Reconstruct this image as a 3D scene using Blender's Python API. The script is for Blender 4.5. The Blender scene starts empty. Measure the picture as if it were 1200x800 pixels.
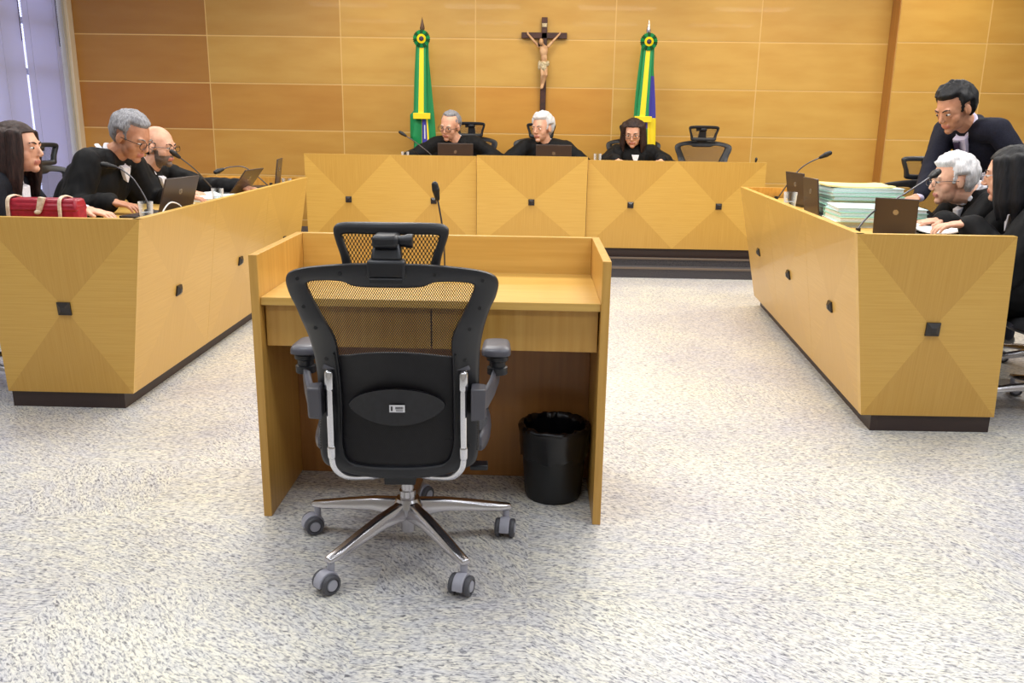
import bpy, bmesh, math, random
import numpy as np
from math import sin, cos, pi, radians, sqrt, atan2
from mathutils import Vector, Matrix, noise, Euler

scene = bpy.context.scene
COL = scene.collection
random.seed(7)

# ------------------------------------------------------------------ camera
F, PITCH, ROLL, YAW, EYE = 1015.0, radians(14.5), radians(.86), radians(-1.4), 1.35
fw = Vector((sin(YAW)*cos(PITCH), cos(YAW)*cos(PITCH), -sin(PITCH)))
r0 = Vector((cos(YAW), -sin(YAW), 0)); u0 = r0.cross(fw)
rt = r0*cos(ROLL)+u0*sin(ROLL); up = -r0*sin(ROLL)+u0*cos(ROLL)
cd = bpy.data.cameras.new('camera'); cam = bpy.data.objects.new('camera', cd); COL.objects.link(cam)
cd.sensor_fit = 'HORIZONTAL'; cd.sensor_width = 36; cd.lens = 36*F/1200; cd.clip_start = .05
cam.matrix_world = Matrix(((rt.x, up.x, -fw.x, 0), (rt.y, up.y, -fw.y, 0), (rt.z, up.z, -fw.z, EYE), (0, 0, 0, 1)))
scene.camera = cam

# ------------------------------------------------------------------ view, world and lamps
vs = scene.view_settings
vs.view_transform = 'Standard'; vs.look = 'None'; vs.gamma = 1; vs.use_curve_mapping = False
vs.exposure = 0.0
w = bpy.data.worlds.new('daylight'); scene.world = w; w.use_nodes = True
w.node_tree.nodes['Background'].inputs[0].default_value = (.62, .66, 1.0, 1)
w.node_tree.nodes['Background'].inputs[1].default_value = 2.6
def area(name, loc, sx, sy, power, col=(1, .95, .86)):
    l = bpy.data.lights.new(name, 'AREA'); l.shape = 'RECTANGLE'; l.size = sx; l.size_y = sy
    l.energy = power; l.color = col
    o = bpy.data.objects.new(name, l); COL.objects.link(o); o.location = loc
    return o
CEIL = 3.05
LP = 1.0
for x in (-3.0, -.9, 1.2, 3.3):
    for y in (-.2, 2.2, 4.6, 7.0):
        area('ceiling_lamp', (x, y, CEIL-.03), 1.2, .6, LP*{-.2: 14, 2.2: 27, 4.6: 46, 7.0: 38}[y]*(.8 if x < -2 else 1), (.88, .93, 1.0) if y < 3 else (1, .985, .95))
for x in (-1.6, .3, 2.2, 4.0):
    area('ceiling_downlight', (x, 8.6, CEIL-.03), .9, .25, 12*LP, (1, .91, .72))

# ------------------------------------------------------------------ materials
def lin(c):
    return tuple((v/255/12.92 if v/255 <= .04045 else ((v/255+.055)/1.055)**2.4) for v in c)+(1,)
def mat(name, c, rough=.5, metal=0, spec=.5, coat=0, **k):
    m = bpy.data.materials.new(name); m.use_nodes = True
    b = m.node_tree.nodes['Principled BSDF']
    b.inputs['Base Color'].default_value = lin(c); b.inputs['Roughness'].default_value = rough
    b.inputs['Metallic'].default_value = metal; b.inputs['Specular IOR Level'].default_value = spec
    b.inputs['Coat Weight'].default_value = coat
    for kk, v in k.items(): b.inputs[kk.replace('_', ' ')].default_value = v
    return m
def nodes(m):
    nt = m.node_tree; return nt, nt.nodes, nt.links, nt.nodes['Principled BSDF']
def noisy(name, c1, c2, scale, rough=.5, stretch=(1, 1, 1), bump=0, metal=0, lo=.35, hi=.65, coord='Object', spec=.5, detail=3, coat=0):
    m = mat(name, c1, rough, metal, spec, coat); nt, N, L, b = nodes(m)
    tc = N.new('ShaderNodeTexCoord'); mp = N.new('ShaderNodeMapping'); mp.inputs['Scale'].default_value = stretch
    no = N.new('ShaderNodeTexNoise'); no.inputs['Scale'].default_value = scale; no.inputs['Detail'].default_value = detail
    cr = N.new('ShaderNodeValToRGB'); e = cr.color_ramp.elements
    e[0].position = lo; e[0].color = lin(c1); e[1].position = hi; e[1].color = lin(c2)
    L.new(tc.outputs[coord], mp.inputs[0]); L.new(mp.outputs[0], no.inputs[0]); L.new(no.outputs[0], cr.inputs[0]); L.new(cr.outputs[0], b.inputs['Base Color'])
    if bump:
        bu = N.new('ShaderNodeBump'); bu.inputs['Strength'].default_value = bump; bu.inputs['Distance'].default_value = .002
        L.new(no.outputs[0], bu.inputs['Height']); L.new(bu.outputs[0], b.inputs['Normal'])
    return m
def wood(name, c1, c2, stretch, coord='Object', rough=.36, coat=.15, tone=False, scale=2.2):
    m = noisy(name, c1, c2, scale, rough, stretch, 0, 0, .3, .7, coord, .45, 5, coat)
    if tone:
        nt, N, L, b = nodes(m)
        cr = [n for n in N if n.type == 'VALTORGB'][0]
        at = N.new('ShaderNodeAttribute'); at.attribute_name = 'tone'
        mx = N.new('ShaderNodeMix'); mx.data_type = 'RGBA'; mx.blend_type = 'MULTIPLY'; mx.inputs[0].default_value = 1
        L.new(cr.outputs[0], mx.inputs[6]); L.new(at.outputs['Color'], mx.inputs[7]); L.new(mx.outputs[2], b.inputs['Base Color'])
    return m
W1, W2 = (211, 168, 84), (202, 157, 72)
M = {}
M['veneer'] = wood('oak_veneer', W1, W2, (1.6, 60, 1), 'UV', tone=True)
M['oak_v'] = wood('oak_vertical', (212, 165, 84), (196, 146, 66), (22, 22, 1))
M['oak_h'] = wood('oak_horizontal', (218, 176, 94), (206, 160, 78), (1, 22, 22))
M['oak_y'] = wood('oak_lengthwise', (218, 176, 94), (206, 160, 78), (22, 1, 22))
M['oak_edge'] = wood('oak_edge', (218, 178, 94), (206, 164, 80), (5, 5, 5))
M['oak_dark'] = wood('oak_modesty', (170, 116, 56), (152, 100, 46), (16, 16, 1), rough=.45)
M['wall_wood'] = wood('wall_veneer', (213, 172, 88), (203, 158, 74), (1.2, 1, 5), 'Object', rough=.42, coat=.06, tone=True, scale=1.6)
M['joint'] = mat('panel_joint', (228, 192, 122), .5)
M['plinth'] = mat('plinth_laminate', (50, 36, 34), .45)
M['block'] = mat('inlay_black', (38, 34, 34), .3)
M['plaster'] = mat('plaster', (186, 182, 174), .8)
M['ceiling'] = mat('ceiling_white', (235, 235, 232), .9)
M['carpet_dark'] = noisy('dais_carpet', (48, 46, 50), (84, 80, 82), 160, .9)
M['nosing'] = mat('step_nosing', (112, 98, 86), .4)
M['black'] = mat('black_plastic', (26, 27, 33), .42)
M['black_soft'] = mat('black_foam', (24, 24, 28), .6)
M['pad'] = noisy('lumbar_plastic', (24, 24, 29), (31, 31, 37), 60, .42)
M['grey_plastic'] = mat('grey_plastic', (80, 79, 87), .38)
M['light_grey'] = mat('light_grey_plastic', (168, 168, 180), .4)
M['tyre'] = mat('caster_tyre', (78, 78, 84), .5)
M['chrome'] = mat('polished_aluminium', (222, 222, 228), .13, 1)
M['chrome_dull'] = mat('cast_aluminium', (205, 203, 208), .24, 1)
M['fabric_seat'] = noisy('seat_fabric', (30, 30, 34), (48, 48, 54), 220, .9)
M['robe'] = noisy('black_robe_cloth', (9, 9, 11), (16, 16, 19), 40, .7, bump=.1, spec=.2)
M['suit'] = noisy('navy_suit_cloth', (19, 20, 32), (26, 27, 42), 120, .8, spec=.2)
M['blazer'] = noisy('black_blazer', (17, 19, 27), (25, 27, 36), 120, .8, spec=.2)
M['shoe'] = mat('shoe_leather', (18, 16, 16), .3)
M['white_cloth'] = noisy('white_cotton', (232, 230, 236), (214, 212, 222), 90, .8)
M['lilac'] = mat('lilac_shirt', (214, 205, 232), .8)
M['tie'] = noisy('dark_tie', (36, 26, 52), (54, 40, 76), 60, .5)
M['skin'] = noisy('skin_fair', (214, 160, 132), (198, 138, 112), 18, .5)
M['skin_tan'] = noisy('skin_tan', (196, 142, 112), (176, 120, 92), 18, .5)
M['skin_pink'] = noisy('skin_pink', (222, 172, 144), (208, 152, 126), 18, .5)
M['lip'] = mat('lips', (188, 118, 104), .45)
M['eye'] = mat('eye_white', (232, 228, 222), .25)
M['iris'] = mat('iris', (42, 28, 22), .2)
M['brow_dark'] = mat('brow_dark', (46, 36, 32), .8)
M['brow_grey'] = mat('brow_grey', (130, 124, 120), .8)
def hairmat(name, a, b): return noisy(name, a, b, 150, .6, (1, 1, .12), .3, lo=.35, hi=.65, spec=.3)
M['hair_white'] = hairmat('hair_white', (222, 220, 222), (190, 190, 194))
M['hair_grey'] = hairmat('hair_grey', (150, 150, 155), (104, 104, 110))
M['hair_dark'] = hairmat('hair_dark_brown', (58, 38, 34), (30, 20, 19))
M['hair_brown'] = hairmat('hair_brown', (88, 62, 52), (50, 34, 30))
M['hair_black'] = hairmat('hair_black', (24, 24, 30), (10, 10, 13))
M['frame'] = mat('glasses_frame', (34, 30, 32), .3)
M['steel_frame'] = mat('glasses_steel', (120, 118, 120), .25, 1)
M['laptop'] = mat('laptop_lid', (70, 60, 58), .35, .3)
M['laptop_dark'] = mat('laptop_body', (36, 34, 36), .4)
M['screen'] = mat('laptop_screen', (150, 158, 172), .2)
M['logo'] = mat('laptop_emblem', (150, 142, 136), .25, .6)
M['mic'] = mat('mic_black', (22, 22, 24), .5)
M['steel'] = mat('gooseneck_steel', (92, 92, 98), .3, .8)
M['paper'] = mat('paper', (240, 240, 238), .8)
M['paper2'] = noisy('paper_edges', (238, 240, 238), (204, 216, 214), 90, .8, (1, 1, 14))
M['green_folder'] = mat('folder_pale_green', (178, 222, 202), .6)
M['mint_folder'] = mat('folder_mint', (150, 204, 182), .6)
M['blue_folder'] = mat('folder_pale_blue', (196, 222, 226), .6)
M['manila'] = mat('manila', (244, 222, 150), .6)
M['red'] = noisy('red_leather', (164, 24, 48), (140, 16, 40), 40, .35)
M['cream'] = noisy('cream_strap', (226, 208, 186), (196, 168, 140), 60, .6)
M['trim_cream'] = mat('cream_trim', (222, 206, 176), .5)
M['blind'] = None
M['crossw'] = noisy('crucifix_wood', (52, 26, 22), (76, 40, 32), 20, .45)
M['corpus'] = noisy('corpus_paint', (216, 176, 136), (188, 142, 104), 20, .5)
M['loin'] = noisy('loincloth', (214, 200, 170), (160, 140, 100), 60, .5)
M['fgreen'] = mat('flag_green', (10, 140, 78), .55)
M['fyellow'] = mat('flag_yellow', (250, 222, 30), .5)
M['fblue'] = mat('flag_blue', (62, 60, 168), .55)
M['fwhite'] = mat('flag_white', (232, 232, 240), .6)
M['dgreen'] = mat('rosette_green', (14, 84, 44), .5)
M['pole'] = mat('flag_pole', (92, 64, 44), .4)
M['bag'] = noisy('bin_bag', (12, 12, 15), (24, 24, 28), 14, .26, bump=.5)
M['bin'] = mat('bin_plastic', (20, 21, 24), .45)
M['label'] = mat('label_white', (232, 232, 238), .5)
M['ink'] = mat('label_ink', (50, 48, 54), .6)
g = bpy.data.materials.new('drinking_glass'); g.use_nodes = True; nt = g.node_tree; N = nt.nodes; L = nt.links
t_ = N.new('ShaderNodeBsdfTransparent'); t_.inputs[0].default_value = (.93, .95, .96, 1); gl_ = N.new('ShaderNodeBsdfPrincipled'); gl_.inputs['Base Color'].default_value = (.85, .87, .9, 1); gl_.inputs['Roughness'].default_value = .1
fr_ = N.new('ShaderNodeLayerWeight'); fr_.inputs[0].default_value = .5; mx = N.new('ShaderNodeMixShader')
L.new(fr_.outputs['Facing'], mx.inputs[0]); L.new(t_.outputs[0], mx.inputs[1]); L.new(gl_.outputs[0], mx.inputs[2]); L.new(mx.outputs[0], N['Material Output'].inputs[0])
M['glass'] = g
g = mat('window_glass', (250, 252, 255), .02); g.node_tree.nodes['Principled BSDF'].inputs['Transmission Weight'].default_value = 1
g.node_tree.nodes['Principled BSDF'].inputs['IOR'].default_value = 1.02
M['pane'] = g
# translucent slats
m = bpy.data.materials.new('blind_slat'); m.use_nodes = True; nt = m.node_tree; N = nt.nodes; L = nt.links
b = N['Principled BSDF']; b.inputs['Base Color'].default_value = lin((214, 214, 226)); b.inputs['Roughness'].default_value = .5
tr = N.new('ShaderNodeBsdfTranslucent'); tr.inputs[0].default_value = lin((226, 226, 240))
mx = N.new('ShaderNodeMixShader'); mx.inputs[0].default_value = .42
L.new(b.outputs[0], mx.inputs[1]); L.new(tr.outputs[0], mx.inputs[2]); L.new(mx.outputs[0], N['Material Output'].inputs[0])
M['blind'] = m
# open mesh fabric with real see-through holes
def meshfab(name, cell, thr, col=(30, 28, 32)):
    m = bpy.data.materials.new(name); m.use_nodes = True; nt = m.node_tree; N = nt.nodes; L = nt.links
    b = N['Principled BSDF']; b.inputs['Base Color'].default_value = lin(col); b.inputs['Roughness'].default_value = .6
    tc = N.new('ShaderNodeTexCoord'); sp = N.new('ShaderNodeSeparateXYZ'); L.new(tc.outputs['Object'], sp.inputs[0])
    def ma(op, a, bb):
        n = N.new('ShaderNodeMath'); n.operation = op
        for i, v in enumerate((a, bb)):
            if v is None: continue
            if isinstance(v, (int, float)): n.inputs[i].default_value = v
            else: L.new(v, n.inputs[i])
        return n.outputs[0]
    k = pi/cell
    zx = ma('MULTIPLY', sp.outputs['Z'], .62*k); xx = ma('MULTIPLY', sp.outputs['X'], k)
    s1 = ma('SINE', ma('ADD', xx, zx), None); s2 = ma('SINE', ma('SUBTRACT', xx, zx), None)
    pr = ma('ABSOLUTE', ma('MULTIPLY', s1, s2), None); hole = ma('GREATER_THAN', pr, thr)
    t = N.new('ShaderNodeBsdfTransparent'); mx = N.new('ShaderNodeMixShader')
    L.new(hole, mx.inputs[0]); L.new(b.outputs[0], mx.inputs[1]); L.new(t.outputs[0], mx.inputs[2]); L.new(mx.outputs[0], N['Material Output'].inputs[0])
    return m
M['mesh'] = meshfab('chair_mesh', .0062, .36)
M['mesh2'] = meshfab('headrest_mesh', .0095, .30)
# speckled floor
m = mat('granite_floor', (220, 220, 222), .34); nt, N, L, b = nodes(m)
tc = N.new('ShaderNodeTexCoord'); mp = N.new('ShaderNodeMapping'); mp.inputs['Scale'].default_value = (.8, 2.1, 1); mp.inputs['Rotation'].default_value = (0, 0, .0)
sn = N.new('ShaderNodeVectorMath'); sn.operation = 'SNAP'; sn.inputs[1].default_value = (.45, .45, 5)
L.new(tc.outputs['Object'], sn.inputs[0]); wn = N.new('ShaderNodeTexWhiteNoise'); L.new(sn.outputs[0], wn.inputs[0])
an = N.new('ShaderNodeMath'); an.operation = 'MULTIPLY_ADD'; an.inputs[1].default_value = 1.1; an.inputs[2].default_value = -.1; L.new(wn.outputs['Value'], an.inputs[0])
vr = N.new('ShaderNodeVectorRotate'); vr.rotation_type = 'Z_AXIS'; L.new(tc.outputs['Object'], vr.inputs['Vector']); L.new(an.outputs[0], vr.inputs['Angle'])
L.new(vr.outputs[0], mp.inputs[0])
n1 = N.new('ShaderNodeTexNoise'); n1.inputs['Scale'].default_value = 66; n1.inputs['Detail'].default_value = 2.5; n1.inputs['Roughness'].default_value = .6; n1.inputs['Distortion'].default_value = .7
n2 = N.new('ShaderNodeTexNoise'); n2.inputs['Scale'].default_value = 14; n2.inputs['Detail'].default_value = 4
n3 = N.new('ShaderNodeTexNoise'); n3.inputs['Scale'].default_value = 1.3; n3.inputs['Detail'].default_value = 2
for n_ in (n1, n2): L.new(mp.outputs[0], n_.inputs[0])
L.new(tc.outputs['Object'], n3.inputs[0])
c1 = N.new('ShaderNodeValToRGB'); e = c1.color_ramp.elements
e[0].position = .32; e[0].color = lin((112, 112, 118)); e[1].position = .62; e[1].color = lin((244, 242, 236))
x_ = e.new(.41); x_.color = lin((176, 176, 180)); x_ = e.new(.49); x_.color = lin((220, 218, 216))
c2 = N.new('ShaderNodeValToRGB'); e = c2.color_ramp.elements
e[0].position = .38; e[0].color = lin((234, 235, 240)); e[1].position = .62; e[1].color = lin((252, 250, 243))
c3 = N.new('ShaderNodeValToRGB'); e = c3.color_ramp.elements
e[0].position = .35; e[0].color = lin((232, 232, 238)); e[1].position = .65; e[1].color = lin((255, 254, 246))
L.new(n1.outputs[0], c1.inputs[0]); L.new(n2.outputs[0], c2.inputs[0]); L.new(n3.outputs[0], c3.inputs[0])
ma_ = N.new('ShaderNodeMix'); ma_.data_type = 'RGBA'; ma_.blend_type = 'MULTIPLY'; ma_.inputs[0].default_value = 1
mb_ = N.new('ShaderNodeMix'); mb_.data_type = 'RGBA'; mb_.blend_type = 'MULTIPLY'; mb_.inputs[0].default_value = 1
L.new(c1.outputs[0], ma_.inputs[6]); L.new(c2.outputs[0], ma_.inputs[7]); L.new(ma_.outputs[2], mb_.inputs[6]); L.new(c3.outputs[0], mb_.inputs[7]); L.new(mb_.outputs[2], b.inputs['Base Color'])
M['floor'] = m

# ------------------------------------------------------------------ mesh helpers
class MB:
    def __init__(s): s.v = []; s.f = []; s.m = []
    def add(s, vs, fs, mi=0):
        o = len(s.v); s.v += [tuple(v) for v in vs]; s.f += [tuple(i+o for i in f) for f in fs]; s.m += [mi]*len(fs)
    def box(s, a, b, mi=0):
        (x0, y0, z0), (x1, y1, z1) = a, b
        x0, x1 = min(x0, x1), max(x0, x1); y0, y1 = min(y0, y1), max(y0, y1); z0, z1 = min(z0, z1), max(z0, z1)
        s.add([(x0, y0, z0), (x1, y0, z0), (x1, y1, z0), (x0, y1, z0), (x0, y0, z1), (x1, y0, z1), (x1, y1, z1), (x0, y1, z1)],
              [(0, 3, 2, 1), (4, 5, 6, 7), (0, 1, 5, 4), (1, 2, 6, 5), (2, 3, 7, 6), (3, 0, 4, 7)], mi)
        return s
    def obox(s, mtx, size, mi=0):
        hx, hy, hz = size[0]/2, size[1]/2, size[2]/2
        vs = [mtx @ Vector(p) for p in [(-hx, -hy, -hz), (hx, -hy, -hz), (hx, hy, -hz), (-hx, hy, -hz), (-hx, -hy, hz), (hx, -hy, hz), (hx, hy, hz), (-hx, hy, hz)]]
        s.add(vs, [(0, 3, 2, 1), (4, 5, 6, 7), (0, 1, 5, 4), (1, 2, 6, 5), (2, 3, 7, 6), (3, 0, 4, 7)], mi); return s
    def prism(s, bot, top, mi=0):
        n = len(bot); vs = [tuple(p) for p in bot]+[tuple(p) for p in top]
        fs = [tuple(range(n-1, -1, -1)), tuple(range(n, 2*n))]+[(i, (i+1) % n, n+(i+1) % n, n+i) for i in range(n)]
        s.add(vs, fs, mi); return s
    def tube(s, pts, r, n=12, mi=0, flat=None):
        pts = [Vector(p) for p in pts]; rs = r if isinstance(r, (list, tuple)) else [r]*len(pts)
        prev = None; rings = []
        for i, p in enumerate(pts):
            t = (pts[min(i+1, len(pts)-1)]-pts[max(i-1, 0)]).normalized()
            if prev is None:
                a = Vector((0, 0, 1)) if abs(t.z) < .9 else Vector((0, 1, 0)); u = t.cross(a).normalized()
            else: u = (prev-t*prev.dot(t)).normalized()
            prev = u; v = t.cross(u)
            fy = 1 if flat is None else flat
            rings.append([p+u*cos(2*pi*k/n)*rs[i]+v*sin(2*pi*k/n)*rs[i]*fy for k in range(n)])
        vs = [q for rg in rings for q in rg]; fs = []
        for i in range(len(rings)-1):
            for k in range(n): fs.append((i*n+k, i*n+(k+1) % n, (i+1)*n+(k+1) % n, (i+1)*n+k))
        fs.append(tuple(range(n-1, -1, -1))); fs.append(tuple((len(rings)-1)*n+k for k in range(n)))
        s.add(vs, fs, mi); return s
    def lathe(s, prof, c=(0, 0, 0), n=24, mi=0, axis='z', mtx=None):
        vs = []; fs = []
        for (r, z) in prof:
            for k in range(n):
                a = 2*pi*k/n; p = Vector((r*cos(a), r*sin(a), z))
                if axis == 'y': p = Vector((p.x, p.z, p.y))
                if axis == 'x': p = Vector((p.z, p.x, p.y))
                if mtx: p = mtx @ p
                vs.append(p+Vector(c))
        for i in range(len(prof)-1):
            for k in range(n): fs.append((i*n+k, i*n+(k+1) % n, (i+1)*n+(k+1) % n, (i+1)*n+k))
        fs.append(tuple(range(n-1, -1, -1))); fs.append(tuple((len(prof)-1)*n+k for k in range(n)))
        s.add(vs, fs, mi); return s
    def ell(s, c, r, R=None, n=16, m=10, mi=0):
        R = R or Matrix.Identity(3); c = Vector(c); vs = [c+R @ Vector((0, 0, -r[2]))]
        for i in range(1, m):
            th = pi*i/m
            for k in range(n): vs.append(c+R @ Vector((r[0]*sin(th)*cos(2*pi*k/n), r[1]*sin(th)*sin(2*pi*k/n), -r[2]*cos(th))))
        vs.append(c+R @ Vector((0, 0, r[2]))); fs = []
        for k in range(n): fs.append((0, 1+(k+1) % n, 1+k)); fs.append((len(vs)-1, 1+(m-2)*n+k, 1+(m-2)*n+(k+1) % n))
        for i in range(m-2):
            for k in range(n): a = 1+i*n; fs.append((a+k, a+(k+1) % n, a+n+(k+1) % n, a+n+k))
        s.add(vs, fs, mi); return s
    def cap(s, a, b, ra, rb, n=14, mi=0):       # tapered capsule
        a = Vector(a); b = Vector(b); d = b-a; L_ = max(d.length, 1e-5); t = d/L_
        x = t.cross(Vector((0, 0, 1)) if abs(t.z) < .9 else Vector((0, 1, 0))).normalized(); y = t.cross(x)
        rings = []
        for i in range(1, 5): th = pi/2*i/4; rings.append((a-t*ra*cos(th), ra*sin(th)))
        for i in range(0, 4): th = pi/2*i/4; rings.append((b+t*rb*sin(th), rb*cos(th)))
        vs = [a-t*ra]
        for c, r in rings: vs += [c+x*cos(2*pi*k/n)*r+y*sin(2*pi*k/n)*r for k in range(n)]
        vs.append(b+t*rb); fs = []; m_ = len(rings)
        for k in range(n): fs.append((0, 1+(k+1) % n, 1+k)); fs.append((len(vs)-1, 1+(m_-1)*n+k, 1+(m_-1)*n+(k+1) % n))
        for i in range(m_-1):
            for k in range(n): q = 1+i*n; fs.append((q+k, q+(k+1) % n, q+n+(k+1) % n, q+n+k))
        s.add(vs, fs, mi); return s
    def chain(s, pts, rs, mi=0):
        for i in range(len(pts)-1): s.cap(pts[i], pts[i+1], rs[i], rs[i+1], mi=mi)
        return s
    def mesh(s, name, mats, smooth=True, angle=38):
        me = bpy.data.meshes.new(name); me.from_pydata(s.v, [], s.f); me.update()
        for m_ in (mats if isinstance(mats, (list, tuple)) else [mats]): me.materials.append(m_)
        me.polygons.foreach_set('material_index', s.m)
        bm = bmesh.new(); bm.from_mesh(me); bmesh.ops.recalc_face_normals(bm, faces=bm.faces); bm.to_mesh(me); bm.free()
        if smooth:
            me.polygons.foreach_set('use_smooth', [True]*len(me.polygons)); me.set_sharp_from_angle(angle=radians(angle))
        return me
    def obj(s, name, mats, parent=None, bevel=0, smooth=True, angle=38, subsurf=0):
        me = s.mesh(name, mats, smooth, angle); o = bpy.data.objects.new(name, me); COL.objects.link(o)
        if parent: o.parent = parent
        if bevel:
            b = o.modifiers.new('bevel', 'BEVEL'); b.width = bevel; b.segments = 2; b.limit_method = 'ANGLE'; b.angle_limit = radians(40)
        if subsurf:
            b = o.modifiers.new('subdiv', 'SUBSURF'); b.levels = b.render_levels = subsurf
        return o
def remesh(mb, name, mats, voxel, smooth_it=2, parent=None, fold=None, post=None):
    """join every overlapping shape of mb into ONE continuous skin"""
    me = bpy.data.meshes.new(name); me.from_pydata(mb.v, [], mb.f); me.update()
    o = bpy.data.objects.new(name, me); COL.objects.link(o)
    r = o.modifiers.new('r', 'REMESH'); r.mode = 'VOXEL'; r.voxel_size = voxel; r.use_smooth_shade = True
    if smooth_it:
        q = o.modifiers.new('s', 'SMOOTH'); q.factor = .5; q.iterations = smooth_it
    dg = bpy.context.evaluated_depsgraph_get(); dg.update()
    nm = bpy.data.meshes.new_from_object(o.evaluated_get(dg)); nm.name = name
    o.modifiers.clear(); o.data = nm; bpy.data.meshes.remove(me)
    nm.materials.clear()
    for m_ in (mats if isinstance(mats, (list, tuple)) else [mats]): nm.materials.append(m_)
    n = len(nm.vertices)
    if fold:
        amp, fs = fold
        co = np.empty(n*3); nm.vertices.foreach_get('co', co); co = co.reshape(-1, 3)
        no = np.empty(n*3); nm.vertices.foreach_get('normal', no); no = no.reshape(-1, 3)
        d = np.array([noise.noise(Vector((c[0]*fs[0], c[1]*fs[1], c[2]*fs[2]))) + .45*noise.noise(Vector((c[0]*fs[0]*2.3+5, c[1]*fs[1]*2.3, c[2]*fs[2]*2.3))) for c in co])
        co += no*(d*amp)[:, None]; nm.vertices.foreach_set('co', co.ravel()); nm.update()
    if post: post(nm)
    nm.polygons.foreach_set('use_smooth', [True]*len(nm.polygons)); nm.update()
    if parent: o.parent = parent
    return o
def empty(name, loc=(0, 0, 0), rz=0):
    o = bpy.data.objects.new(name, None); COL.objects.link(o); o.location = loc; o.rotation_euler = (0, 0, rz); o.empty_display_size = .05
    return o
def tag(o, label=None, cat=None, group=None, kind=None):
    if label: o['label'] = label
    if cat: o['category'] = cat
    if group: o['group'] = group
    if kind: o['kind'] = kind
    return o
def copy_tree(o, parent=None):
    c = o.copy(); COL.objects.link(c)
    if parent: c.parent = parent
    for ch in o.children: copy_tree(ch, c)
    return c
def smoothpath(pts, k=6):
    P = [Vector(p) for p in pts]; out = []
    for i in range(len(P)-1):
        p0 = P[max(i-1, 0)]; p1 = P[i]; p2 = P[i+1]; p3 = P[min(i+2, len(P)-1)]
        for j in range(k):
            t = j/k; out.append(.5*((2*p1)+(p2-p0)*t+(2*p0-5*p1+4*p2-p3)*t*t+(3*p1-p0-3*p2+p3)*t**3))
    out.append(P[-1]); return out

# ------------------------------------------------------------------ the room
XL, XR, YB, Y0 = -4.92, 5.6, 9.5, -2.2
tag(MB().box((XL-.3, Y0-.2, -.1), (XR+.2, YB+.3, 0)).obj('floor', M['floor'], smooth=False), kind='structure')
tag(MB().box((XL-.3, Y0-.2, CEIL), (XR+.2, YB+.3, CEIL+.1)).obj('ceiling', M['ceiling'], smooth=False), kind='structure')
tag(MB().box((XR, Y0-.2, 0), (XR+.15, YB+.3, CEIL)).obj('wall_right', M['plaster'], smooth=False), kind='structure')
tag(MB().box((XL, Y0-.2, 0), (XR, Y0-.05, CEIL)).obj('wall_front', M['plaster'], smooth=False), kind='structure')
wl = MB()
WY0, WY1, WZ0, WZ1 = 6.2, 9.36, .35, 2.95
wl.box((XL-.2, Y0-.2, 0), (XL, WY0, CEIL)).box((XL-.2, WY1, 0), (XL, YB+.2, CEIL)).box((XL-.2, WY0, 0), (XL, WY1, WZ0)).box((XL-.2, WY0, WZ1), (XL, WY1, CEIL))
tag(wl.obj('wall_left', M['plaster'], smooth=False), kind='structure')
# window: frame with mullions and transoms, glass, behind two blinds
wf = MB()
xm = XL-.15
for y in (WY0+.03, 7.2, 8.35, WY1-.03): wf.box((xm-.02, y-.03, WZ0), (xm+.02, y+.03, WZ1))
for z in (WZ0+.03, 1.72, 2.2, WZ1-.03): wf.box((xm-.019, WY0, z-.03), (xm+.019, WY1, z+.03))
win = wf.obj('window_1', M['light_grey'], smooth=False); tag(win, kind='structure')
p = MB().box((xm-.003, WY0+.01, WZ0+.01), (xm+.003, WY1-.01, WZ1-.01)).obj('window_pane', M['pane'], win, smooth=False)
def blind(ya, yb, z0, z1, label):
    root = empty('window_blind', (XL-.045, (ya+yb)/2, z1))
    h = (yb-ya)/2; n = int((z1-z0)/.024)
    sl = MB()
    for i in range(n):
        z = -.05-i*.024
        a = [(-.006, -h, z-.013), (-.006, h, z-.013), (.006, h, z+.013), (.006, -h, z+.013)]
        vs = a+[(v[0]+.0012, v[1], v[2]) for v in a]
        sl.add(vs, [(0, 1, 2, 3), (7, 6, 5, 4), (0, 4, 5, 1), (1, 5, 6, 2), (2, 6, 7, 3), (3, 7, 4, 0)])
    tag(sl.obj('slats', M['blind'], root, smooth=False), kind='stuff')
    MB().box((-.025, -h, -.04), (.025, h, 0)).obj('head_rail', M['light_grey'], root, .004)
    zb = -.05-n*.024
    MB().box((-.012, -h, zb-.02), (.012, h, zb)).obj('bottom_rail', M['light_grey'], root, .004)
    for y in (-h*.7, h*.7): MB().tube([(.012, y, -.03), (.012, y, zb)], .0015, 6).obj('ladder_cord', M['light_grey'], root)
    MB().tube([(.02, h-.05, -.03), (.022, h-.05, -.95)], .004, 8).obj('tilt_wand', M['black'], root)
    tag(root, label, 'window blind', 'blinds on the left window')
blind(8.69, 9.34, .5, 2.94, 'pale grey venetian blind right beside the wooden wall corner')
blind(6.3, 8.66, .5, 2.94, 'wide pale violet venetian blind at far left behind the dark-haired woman')
tag(MB().box((XL, 9.40, 0), (XL+.035, 9.5, CEIL)).obj('trim_1', M['trim_cream'], bevel=.004), kind='structure')

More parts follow.
